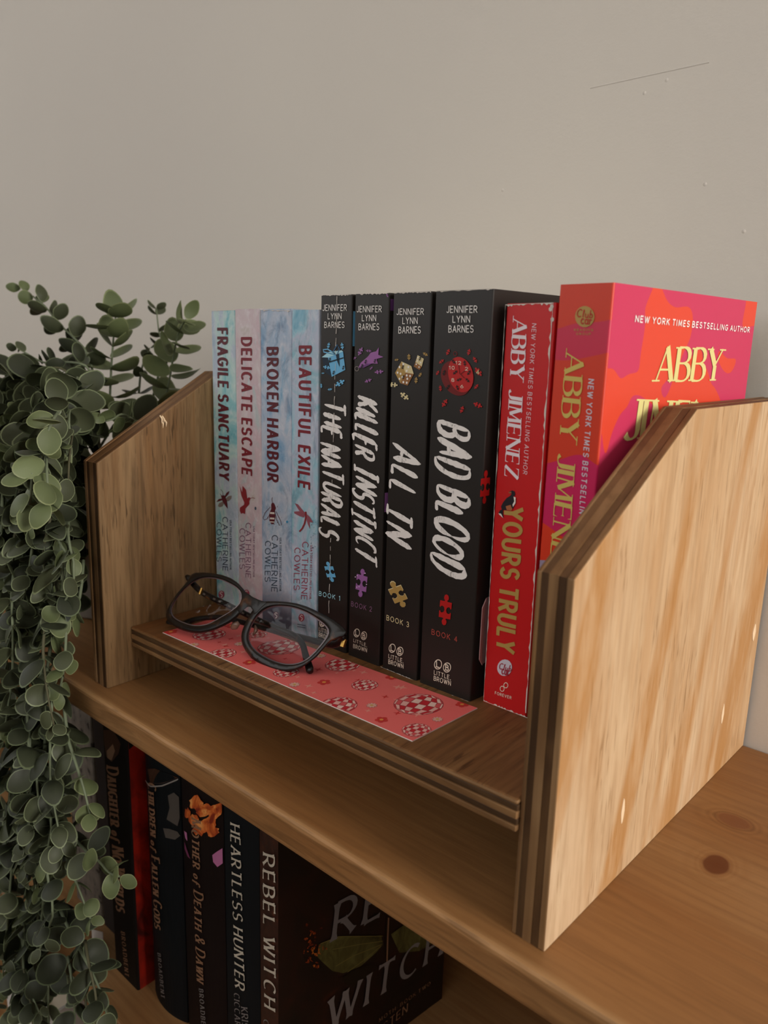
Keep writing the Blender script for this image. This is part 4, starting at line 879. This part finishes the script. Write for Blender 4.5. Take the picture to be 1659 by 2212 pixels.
re.text('cover_author_lettering', 'KRISTEN', (790, 2258), (878, 2184), (791, 2240), 'pen', copper, face='cover', bold=.13, gap=.25, layer=4)
W5 = lambda pts: X(0, pts, 500, 1750, 2.765)
olive = dmix('olive_wing_print', 0, 0, 60, [(.35, '2c2812'), (.5, '4d4722'), (.7, '6a6538')]); wingd = M('dark_wing_print', '1d160d', .4); vein = M('wing_vein_print', '7a6a3a', .4); ember = dmix('ember_print', 0, 0, 120, [(.4, '3a0f06'), (.55, '9a3a12'), (.7, 'd07a2a')])
re.poly('moth_art', W5([(660, 1000), (740, 945), (850, 915), (820, 990), (740, 1048), (680, 1042)]), wingd, 'cover', 1); re.poly('moth_art', W5([(520, 800), (640, 752), (800, 752), (890, 745), (905, 800), (860, 850), (770, 930), (665, 972), (600, 958), (540, 905), (508, 870)]), olive, 'cover', 2)
for l in ([(900, 780), (760, 800), (600, 830)], [(895, 800), (720, 870), (620, 930)], [(890, 810), (780, 900), (690, 965)], [(900, 750), (640, 752), (530, 795)]): re.line('moth_art', W5(l), 1.3, vein, 'cover', 3)
re.poly('moth_art', W5([(925, 640), (945, 650), (940, 900), (920, 905), (915, 760)]), wingd, 'cover', 3); re.line('moth_art', W5([(935, 640), (930, 760), (925, 930)]), 3, copper, 'cover', 4)
re.poly('moth_art', W5([(950, 740), (1060, 660), (1180, 700), (1250, 760), (1120, 840), (1000, 850)]), olive, 'cover', 2)
re_e = random.Random(5)
for k in range(46): re.jig('moth_art', (500+re_e.gauss(480, 32)/2.765, 1750+re_e.gauss(835, 60)/2.765), re_e.uniform(2, 9), re_e.uniform(2, 8), re_e.uniform(0, 6), ember, 'cover', 3)
# jacket artwork
Q4 = lambda pts: X(0, pts, 200, 1550, 3.3425)
clay = M('clay_print', '8a6a52', .45); greyp = M('stone_grey_print', '4c4641', .4); sil2 = M('silver_ring_print', '8d857f', .35); emb = dmix('flame_blossom_print', 0, 0, 90, [(.35, '7a2413'), (.5, 'c05a24'), (.65, 'e39a52'), (.8, '8a3550')]); mag = M('orchid_print', 'a9648c', .45); brn = M('umber_print', '3d261a', .4)
da.poly('spine_art', Q4([(80, 90), (150, 85), (205, 190), (190, 260), (140, 320), (100, 280), (88, 200)]), brn); da.poly('spine_art', Q4([(105, 240), (150, 190), (165, 240), (140, 310), (110, 290)]), clay, layer=2)
da.mb('cover_art').face([da.p3(q, 'cover', 1) for q in ((.002, .205), (.05, .225), (.05, .231), (.002, .231))], dk)
ch.poly('spine_art', Q4([(550, 560), (580, 545), (612, 590), (615, 740), (600, 790), (545, 730), (560, 650)]), greyp); ch.poly('spine_art', Q4([(525, 790), (560, 800), (600, 830), (622, 870), (590, 885), (540, 860)]), greyp)
ch.line('spine_art', Q4([(365, 460), (430, 490), (520, 485), (612, 450)]), 3, sil2); ch.poly('spine_art', Q4([(400, 370), (470, 360), (560, 410), (600, 445), (520, 470), (430, 470)]), brn)

re_m = random.Random(8)
for cx_, cy_, r_ in ((690, 690, 40), (760, 610, 55), (820, 660, 60), (880, 690, 55), (845, 760, 60), (790, 800, 50), (870, 820, 40), (740, 730, 40), (910, 650, 35)):
    q = Q4([(cx_, cy_)])[0]
    mo.poly('spine_art', [(q[0]+r_/3.34*re_m.uniform(.6, 1.15)*math.cos(a), q[1]+r_/3.34*re_m.uniform(.6, 1.2)*math.sin(a)) for a in [2*math.pi*k/14 for k in range(14)]], emb, layer=.2+.3*re_m.random())
mo.poly('spine_art', Q4([(870, 990), (895, 970), (955, 970), (958, 1080), (900, 1080), (875, 1040)]), mag); mo.poly('spine_art', Q4([(658, 820), (685, 830), (690, 890), (670, 870)]), mag); mo.poly('spine_art', Q4([(660, 900), (690, 960), (715, 1015), (690, 1000), (662, 950)]), M('plum_print', '6d3050', .45))
for bk in (da, ch, mo, he, re): bk.done()
navy_m = M('navy_jacket', '10151c', .4, spec=.4)
a, c = spx((158, 1650), .03), spx((214, 1650), .03)
nb = Book('hardcover_book', 'plain blue-black hardcover half hidden by the trailing plant, left of the crimson book', (-.086, .031, LOWZ), 0, .0445, .234, .15, navy_m, navy_m, navy_m, paper, hard=True, tilt=False, group='dark hardcovers on the lower shelf'); nb.done()
spk = NT('speckled_grey_print', .5, .3); _n = spk.noise(spk.map((1, 1, .6)), 150, 3, .5); spk.col(spk.ramp(_n, [(.36, '2b2622'), (.42, '6e665d'), (.7, '857b70')]))
sb_ = Book('hardcover_book', 'grey speckled hardcover behind the trailing vines on the lower shelf', (-.134, .031, LOWZ), 0, .0455, .228, .15, spk.m, spk.m, spk.m, paper, hard=True, tilt=False, group='dark hardcovers on the lower shelf'); sb_.done()
# pale folded card in front of the blue-black book
b = MB(); cm = M('pale_card', 'bdb6b0', .8)
for i, (x0, x1, y0, y1) in enumerate(((-.0735, -.064, .0135, .018), (-.064, -.056, .018, .0135))): b.prism([(x0, y0), (x1, y1), (x1, y1+.0004), (x0, y0+.0004)], lambda p: (p[0], p[1], LOWZ), lambda p: (p[0], p[1], LOWZ+.013), cm)
tag(b.obj('paper_card'), 'small pale folded paper card standing before the blue-black hardcover on the lower shelf', 'card')
wb = Book('hardcover_book', 'white hardcover on the bottom shelf, glimpsed between the hanging leaves', (-.235, .0, LOW2), 0, .05, .2, .15, *(M('white_jacket', 'cfcac4', .5),)*3, paper, hard=True, tilt=False); wb.done()
wb2 = Book('hardcover_book', 'pale grey hardcover on the bottom shelf beside the white one', (-.18, .004, LOW2), 0, .04, .19, .15, *(M('pale_grey_jacket', 'a9a49e', .5),)*3, paper, hard=True, tilt=False); wb2.done()
# ------------------------------------------------------------------ trailing eucalyptus in a grey pot
PC = Vector((-.150, .090, 0))
plant = tag(empty('eucalyptus_plant', PC), 'trailing green eucalyptus plant in a grey pot, spilling over the shelf edge', 'plant')
def pkid(mb, name, par=None, **k):
    o = mb.obj(name, **k); o.parent = par or plant; o.matrix_parent_inverse = Matrix.Translation(PC).inverted(); return o
potm = M('grey_ceramic_glaze', '8b857c', .5); soil = M('dark_moss', '2e2a1d', .9)
b = MB(); b.lathe([(.0, .0005), (.038, .0005), (.042, .004), (.052, .085), (.055, .09), (.055, .1), (.051, .1), (.049, .088), (.0, .086)], PC.x, PC.y, potm); pkid(b, 'pot', smooth=True)
b = MB(); b.lathe([(.049, .09), (.03, .096), (0, .097)], PC.x, PC.y, soil, 20); pkid(b, 'soil', smooth=True)
# woven tray next to the pot, seen only in gaps
jute = NT('woven_jute', .8, .2); _w = jute.noise(jute.map((1, 1, 6)), 120, 2, .5); jute.col(jute.ramp(_w, [(.35, '6b4d36'), (.6, 'b08a68')])); jute.bump(_w, .6, .002)
bk_ = MB(); bk_.lathe([(.0, .0005), (.034, .0005), (.038, .005), (.041, .05), (.039, .052), (.037, .05), (.034, .006), (0, .004)], -.258, .062, jute.m, 28)
tag(bk_.obj('jute_basket', smooth=True), 'small tan woven jute basket mostly hidden behind the plant leaves', 'basket')

def leafmat(name, c1, c2, back):
    t = NT(name, .55, .3); oi = t.n('ObjectInfo').outputs['Random']; n = t.noise(t.map((1, 1, 1)), 60, 3)
    c = t.mix(n, c1, c2); hsv = t.n('HueSaturation'); t.put(hsv.inputs['Value'], t.math('MULTIPLY_ADD', oi, .5, .75)); t.put(hsv.inputs['Color'], c)
    t.b.inputs['Subsurface Weight'].default_value = .0
    return t.col(hsv.outputs[0])
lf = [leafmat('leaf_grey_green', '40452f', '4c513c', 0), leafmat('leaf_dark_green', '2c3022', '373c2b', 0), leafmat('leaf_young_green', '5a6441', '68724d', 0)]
rimm = [M('leaf_rim', '727b5c', .5), M('leaf_rim_dark', '565f45', .5), M('leaf_rim_young', '78805a', .5)]
stem_m = M('stem_green', '6a735a', .6); stem_b = M('stem_olive_brown', '4c4a35', .7)
def leaf_geo(kind, seed):
    r = random.Random(seed); n = 20; asp = (.98, .9, .8, .74, .86)[seed % 5]; cup = r.uniform(.18, .36); pt = (.02, .08, .16, .22, .12)[seed % 5]; curl = r.uniform(-.1, .16)
    def pos(a, f):
        x = .5-.5*math.cos(a)*f if False else .5+.5*math.cos(a)*f; y = .5*asp*math.sin(a)*f
        x += pt*max(0, math.cos(a))**3*f*.6; y *= 1-.22*max(0, -math.cos(a))*f
        rr = (x-.5)**2+y*y; return Vector((x, y, cup*rr*1.6-cup*.4+curl*x*x+.03*abs(y)))
    vs = [pos(0, 0)]
    for f in (.5, .92, 1.0): vs += [pos(2*math.pi*k/n, f) for k in range(n)]
    base = Vector(pos(math.pi, 1)); vs = [v-base for v in vs]
    fs = [([0, 1+k, 1+(k+1) % n], 0) for k in range(n)]
    for j in (0, 1): fs += [([1+j*n+k, 1+(j+1)*n+k, 1+(j+1)*n+(k+1) % n, 1+j*n+(k+1) % n], j) for k in range(n)]
    return vs, fs
LG = [leaf_geo(0, s) for s in range(5)]
LM = {}
for gi, (vs, fs) in enumerate(LG):
    for mi in range(3):
        mb = MB(); i0 = 0
        mb.v = [tuple(v) for v in vs]; mb.mats = [lf[mi], rimm[mi]]; mb.f = [f for f, _ in fs]; mb.m = [m for _, m in fs]
        me = mb.mesh('leaf'); me.polygons.foreach_set('use_smooth', [True]*len(me.polygons)); LM[gi, mi] = me
pr_ = random.Random(11); LEAVES = []; STEMS = []
def crom(P, k=6):
    Q = []
    for i in range(len(P)-1):
        a, c, d, e = P[max(i-1, 0)], P[i], P[i+1], P[min(i+2, len(P)-1)]
        for j in range(k): t = j/k; Q.append(.5*((2*c)+(d-a)*t+(2*a-5*c+4*d-e)*t*t+(3*c-a-3*d+e)*t**3))
    Q.append(P[-1]); return Q
def block(p):   # keep leaves out of the rack panel and the shelf board
    if p.y < -.002 and p.x+(p.x-CX)*(-p.y)/(p.y-CY) > -.030 and .0 < p.z < .23: return True
    return p.x > -.021 and p.z < .222 and p.y > -.006 or (p.y > -.018 and -.03 < p.z < .004)
def stem(pxs, size=.021, gapm=.0125, kind=0, tip=.45, first=.0, thick=.0011, young=3, spread=1.15, twist=.3):
    P = [atY(u, v, y) if len(t) == 3 else None for t in pxs for (u, v, y) in [t]]
    return stem3(P, size, gapm, kind, tip, first, thick, young, spread, twist)
def stem3(P, size=.021, gapm=.0125, kind=0, tip=.45, first=0., thick=.0011, young=3, spread=1.15, twist=.3):
    Q = crom(P); sid = len(STEMS); L = [0.]
    for a, c in zip(Q, Q[1:]): L.append(L[-1]+(c-a).length)
    tot = L[-1]; STEMS.append((Q, thick, kind)); s = first; k = 0; roll = pr_.uniform(0, math.pi); nodes = []
    while s < tot-.001: nodes.append(s); s += 1.45*gapm*pr_.uniform(.85, 1.15)*(1-.35*(s/tot))
    nodes.append(tot-.0005)
    for ni, s in enumerate(nodes):
        j = max(i for i in range(len(L)-1) if L[i] <= s); f = (s-L[j])/max(L[j+1]-L[j], 1e-9); p = Q[j].lerp(Q[j+1], f); t = (Q[min(j+1, len(Q)-1)]-Q[max(j-1, 0)]).normalized()
        a = t.cross(Vector((.3, .2, .9))); a = a.normalized() if a.length > .05 else Vector((1, 0, 0)); bb = t.cross(a)
        sz = 1.0*size*(1-(1-tip)*(s/tot)**1.6)*pr_.uniform(.88, 1.1); rl = roll+ni*math.pi/2+pr_.uniform(-.25, .25)
        for sg in (0, math.pi):
            out = a*math.cos(rl+sg)+bb*math.sin(rl+sg); tl_ = spread+pr_.uniform(-.3, .35)
            if ni >= len(nodes)-2: tl_ *= .7
            dirv = (out*math.sin(tl_)+t*math.cos(tl_)); dirv = (dirv+Vector((0, 0, -.12))).normalized(); up = (t-dirv*t.dot(dirv)).normalized(); side = up.cross(dirv); tw = pr_.gauss(0, twist); side, up = side*math.cos(tw)+up*math.sin(tw), up*math.cos(tw)-side*math.sin(tw)
            mi = kind
            if ni >= len(nodes)-young: mi = 2 if kind != 1 else 0
            elif pr_.random() < .25: mi = (0, 1)[pr_.random() < .5] if kind < 2 else 2
            p0 = p+dirv*thick*.8; c = p0+dirv*sz*.6
            if block(c) or block(p0+dirv*sz): continue
            LEAVES.append((sid, p0, dirv, side, up, sz, mi))
# upright sprigs seen against the wall (pixel, pixel, distance row)
stem([(215, 860, .075), (190, 768, .078), (165, 735, .08), (125, 697, .08), (96, 660, .08), (62, 634, .08), (46, 622, .08)], .020, .0135, 0, .55, .03, spread=1.2)
stem([(236, 900, .085), (240, 800, .088), (244, 745, .09), (247, 705, .09), (250, 680, .09)], .027, .0082, 2, .7, .006, spread=1.0, young=2)
stem([(352, 900, .125), (366, 820, .13), (376, 762, .13), (386, 718, .13), (402, 690, .13)], .029, .0082, 2, .6, .0, spread=1.05)
stem([(330, 860, .13), (352, 760, .145), (343, 715, .15), (338, 668, .15)], .013, .0135, 1, .75, .03)
stem([(300, 850, .12), (305, 800, .125), (318, 765, .13), (323, 752, .13)], .013, .011, 1, .6, .0)
stem([(205, 825, .07), (185, 790, .06), (140, 782, .055), (95, 783, .05), (60, 765, .045), (38, 752, .045)], .015, .0145, 1, .6, .004)
stem([(175, 850, .06), (140, 800, .05), (100, 795, .04), (60, 800, .03), (20, 812, .03), (-20, 830, .03)], .024, .0155, 1, .8, .0)
# sprigs that point at the viewer, above the panel
stem([(190, 905, .06), (150, 890, .03), (118, 880, .015), (105, 905, -.005), (118, 935, -.015), (140, 968, -.02), (146, 985, -.022)], .0225, .012, 0, .4, .012)
stem([(300, 920, .09), (285, 905, .06), (262, 895, .05), (245, 905, .04), (228, 910, .035)], .024, .011, 0, .5, .0)
stem([(120, 850, .05), (70, 850, .03), (40, 865, .02), (0, 880, .015)], .02, .016, 0, .7, .0)
stem([(130, 935, .03), (90, 915, .01), (60, 900, 0), (35, 892, -.005)], .017, .013, 2, .5, .01)
stem([(150, 960, .02), (120, 960, 0), (85, 945, -.01), (55, 925, -.015)], .019, .014, 0, .5, .0)
# hanging sprigs
H = [[(60, 980, .0), (50, 1030, -.025), (38, 1094, -.03), (33, 1150, -.032), (28, 1222, -.033)],
     [(150, 1180, .02), (141, 1260, -.012), (143, 1330, -.022), (142, 1390, -.026), (138, 1445, -.028), (128, 1496, -.028)],
     [(120, 1240, .0), (92, 1335, -.025), (62, 1400, -.03), (40, 1460, -.034), (22, 1500, -.036), (4, 1535, -.037)],
     [(130, 1220, .01), (108, 1330, -.02), (92, 1410, -.026), (86, 1490, -.03), (78, 1580, -.03), (66, 1640, -.031), (52, 1700, -.031)],
     [(112, 1380, -.02), (96, 1500, -.028), (99, 1640, -.03), (99, 1730, -.03), (92, 1830, -.03), (84, 1925, -.03)],
     [(104, 1700, -.024), (100, 1830, -.03), (93, 1950, -.032), (86, 2020, -.033), (74, 2080, -.034), (68, 2150, -.034)],
     [(136, 1500, -.02), (146, 1590, -.026), (158, 1630, -.028), (172, 1675, -.03), (184, 1715, -.03), (194, 1757, -.03)],
     [(110, 1700, -.022), (126, 1790, -.028), (142, 1850, -.03), (158, 1890, -.031), (180, 1945, -.031), (196, 1985, -.031)],
     [(150, 1800, -.02), (188, 1840, -.026), (215, 1862, -.028), (236, 1885, -.028), (258, 1893, -.028)],
     [(128, 1960, -.024), (150, 2010, -.028), (180, 2065, -.03), (208, 2120, -.03), (224, 2165, -.03), (238, 2225, -.03)],
     [(8, 1520, -.03), (24, 1600, -.034), (28, 1690, -.035), (18, 1760, -.035), (4, 1810, -.035)],
     [(60, 1560, -.028), (52, 1700, -.034), (36, 1830, -.035), (22, 1900, -.035), (8, 1960, -.035)],
     [(44, 1060, .0), (90, 1130, -.02), (112, 1150, -.024), (130, 1175, -.026), (150, 1205, -.026)],
     [(0, 1000, -.01), (6, 1090, -.03), (0, 1180, -.034), (-14, 1260, -.035)],
     [(180, 1210, .0), (172, 1290, -.01), (150, 1330, -.014), (128, 1352, -.016)],
     [(100, 1190, .0), (70, 1280, -.02), (45, 1330, -.026), (24, 1372, -.028), (14, 1400, -.028)]]
for h in H: stem(h, .0215, .0142, pr_.choice((0, 0, 1)), .5, .0, .00125, spread=1.25, twist=.75)
# bulk of the crown and the curtain below
for k in range(30):
    u, v = pr_.uniform(10, 165), pr_.uniform(840, 1010); y0 = pr_.uniform(.0, .075); du, dv = pr_.uniform(-45, 25), pr_.uniform(70, 230)
    y1 = y0-pr_.uniform(.02, .05)
    stem([(u+30, v-40, y0+.02), (u+10, v, y0), (u+du*.5, v+dv*.5, y1), (u+du, v+dv, y1-.006)], pr_.uniform(.02, .026), .0125, pr_.choice((0, 0, 1)), .6, 0., twist=.6)
for k in range(16):
    u, v = pr_.uniform(-10, 150), pr_.uniform(1020, 1180); y1 = pr_.uniform(-.036, -.0); v2 = v+pr_.uniform(130, 300)
    if v2 > 1330: y1 = min(y1, -.022)
    stem([(u+8, v-60, y1+.02), (u, v, y1), (u-pr_.uniform(-14, 20), (v+v2)/2, y1-.004), (u-pr_.uniform(-10, 30), v2, y1-.006)], pr_.uniform(.018, .023), .0135, pr_.choice((0, 1, 1)), .55, 0., twist=.8)
for k in range(13):
    u = pr_.uniform(-15, 118); v = pr_.uniform(1380, 1960); y1 = pr_.uniform(-.045, -.022); v2 = v+pr_.uniform(160, 330)
    if v2 > 1650 and pr_.random() < .4: u += pr_.uniform(0, 60)
    stem([(u+5, v-60, y1+.006), (u, v, y1), (u+pr_.uniform(-22, 22), (v+v2)/2, y1-.003), (u+pr_.uniform(-30, 30), v2, y1-.005)], pr_.uniform(.017, .022), .014, pr_.choice((0, 1, 1)), .5, 0., twist=.8)
for k in range(9):
    u = pr_.uniform(-10, 210); v = pr_.uniform(2000, 2120); y1 = pr_.uniform(-.045, -.024); v2 = v+pr_.uniform(120, 200)
    if u > 140: v = max(v, 2060)
    stem([(u-8, v-50, y1+.006), (u, v, y1), (u+pr_.uniform(-15, 25), (v+v2)/2, y1-.003), (u+pr_.uniform(-20, 35), v2, y1-.005)], pr_.uniform(.018, .022), .014, 1, .5, 0., twist=.8)
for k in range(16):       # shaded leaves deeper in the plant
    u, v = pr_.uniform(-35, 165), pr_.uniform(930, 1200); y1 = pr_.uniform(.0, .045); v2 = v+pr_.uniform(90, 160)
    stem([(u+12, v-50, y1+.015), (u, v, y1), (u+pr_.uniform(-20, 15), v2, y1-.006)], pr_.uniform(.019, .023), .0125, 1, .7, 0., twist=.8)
for k in range(11):       # left side of the curtain
    u = pr_.uniform(-40, 45); v = 850+k*118+pr_.uniform(-30, 30); y1 = pr_.uniform(-.04, -.02) if v > 1250 else pr_.uniform(-.03, .02); v2 = v+pr_.uniform(170, 300)
    stem([(u+5, v-60, y1+.008), (u, v, y1), (u+pr_.uniform(-15, 15), (v+v2)/2, y1-.003), (u+pr_.uniform(-20, 20), v2, y1-.005)], pr_.uniform(.018, .022), .0138, pr_.choice((0, 1, 1)), .55, 0., twist=.8)
# bare woody stems feeding the crown from the pot
for (u, v, y) in ((215, 860, .075), (236, 900, .085), (352, 900, .125), (150, 960, .02), (110, 1000, 0), (60, 1000, 0), (140, 1180, .02), (100, 1190, 0)):
    e = atY(u, v, y); s = PC+Vector((pr_.uniform(-.02, .02), pr_.uniform(-.02, .02), .095)); mid = s.lerp(e, .5)+Vector((0, -.004, .03))
    STEMS.append((crom([s, mid, e]), .0014, 1))
stem_obj = []
def inview(p):
    d = p-CAMP; z = d.dot(FW); return -60 < 829.5+FPX*d.dot(RT)/z < 1700 and 560 < 1106-FPX*d.dot(UP)/z < 2260
for Q, th, kd in STEMS:
    b = MB(); n = len(Q); b.tube(Q[::2] if len(Q) > 8 else Q, [th*(1-.45*i/max(1, len(Q[::2] if len(Q) > 8 else Q)-1)) for i in range(len(Q[::2] if len(Q) > 8 else Q))], stem_b if kd == 1 and pr_.random() < .4 else stem_m, 6)
    stem_obj.append(pkid(b, 'stem', smooth=True))
def lfmat(p0, dirv, side, up, sz): return Matrix(((dirv.x*sz, side.x*sz, up.x*sz, p0.x), (dirv.y*sz, side.y*sz, up.y*sz, p0.y), (dirv.z*sz, side.z*sz, up.z*sz, p0.z), (0, 0, 0, 1)))
order = sorted(range(len(LEAVES)), key=lambda i: ((0 if inview(LEAVES[i][1]) else 1), (LEAVES[i][1]-CAMP).length/LEAVES[i][5]))
single = set(order[:298]); rest = MB(); rest.mats = lf+rimm
for i, (sid, p0, dirv, side, up, sz, mi) in enumerate(LEAVES):
    gi = i % 5; mt = lfmat(p0, dirv, side, up, sz)
    if i in single:
        o = bpy.data.objects.new('leaf', LM[gi, mi]); COL.objects.link(o); o.parent = stem_obj[sid]; o.matrix_parent_inverse = Matrix.Identity(4)
        o.matrix_local = mt
    else:
        vs, fs = LG[gi]; i0 = len(rest.v); rest.v += [tuple(mt@v) for v in vs]
        for f, m in fs: rest.f.append([i0+a for a in f]); rest.m.append(mi+3*m)
o = rest.obj('foliage', smooth=True, fix=False); o.parent = plant; o.matrix_parent_inverse = Matrix.Translation(PC).inverted(); o['kind'] = 'stuff'
print('leaves', len(LEAVES), 'stems', len(STEMS))
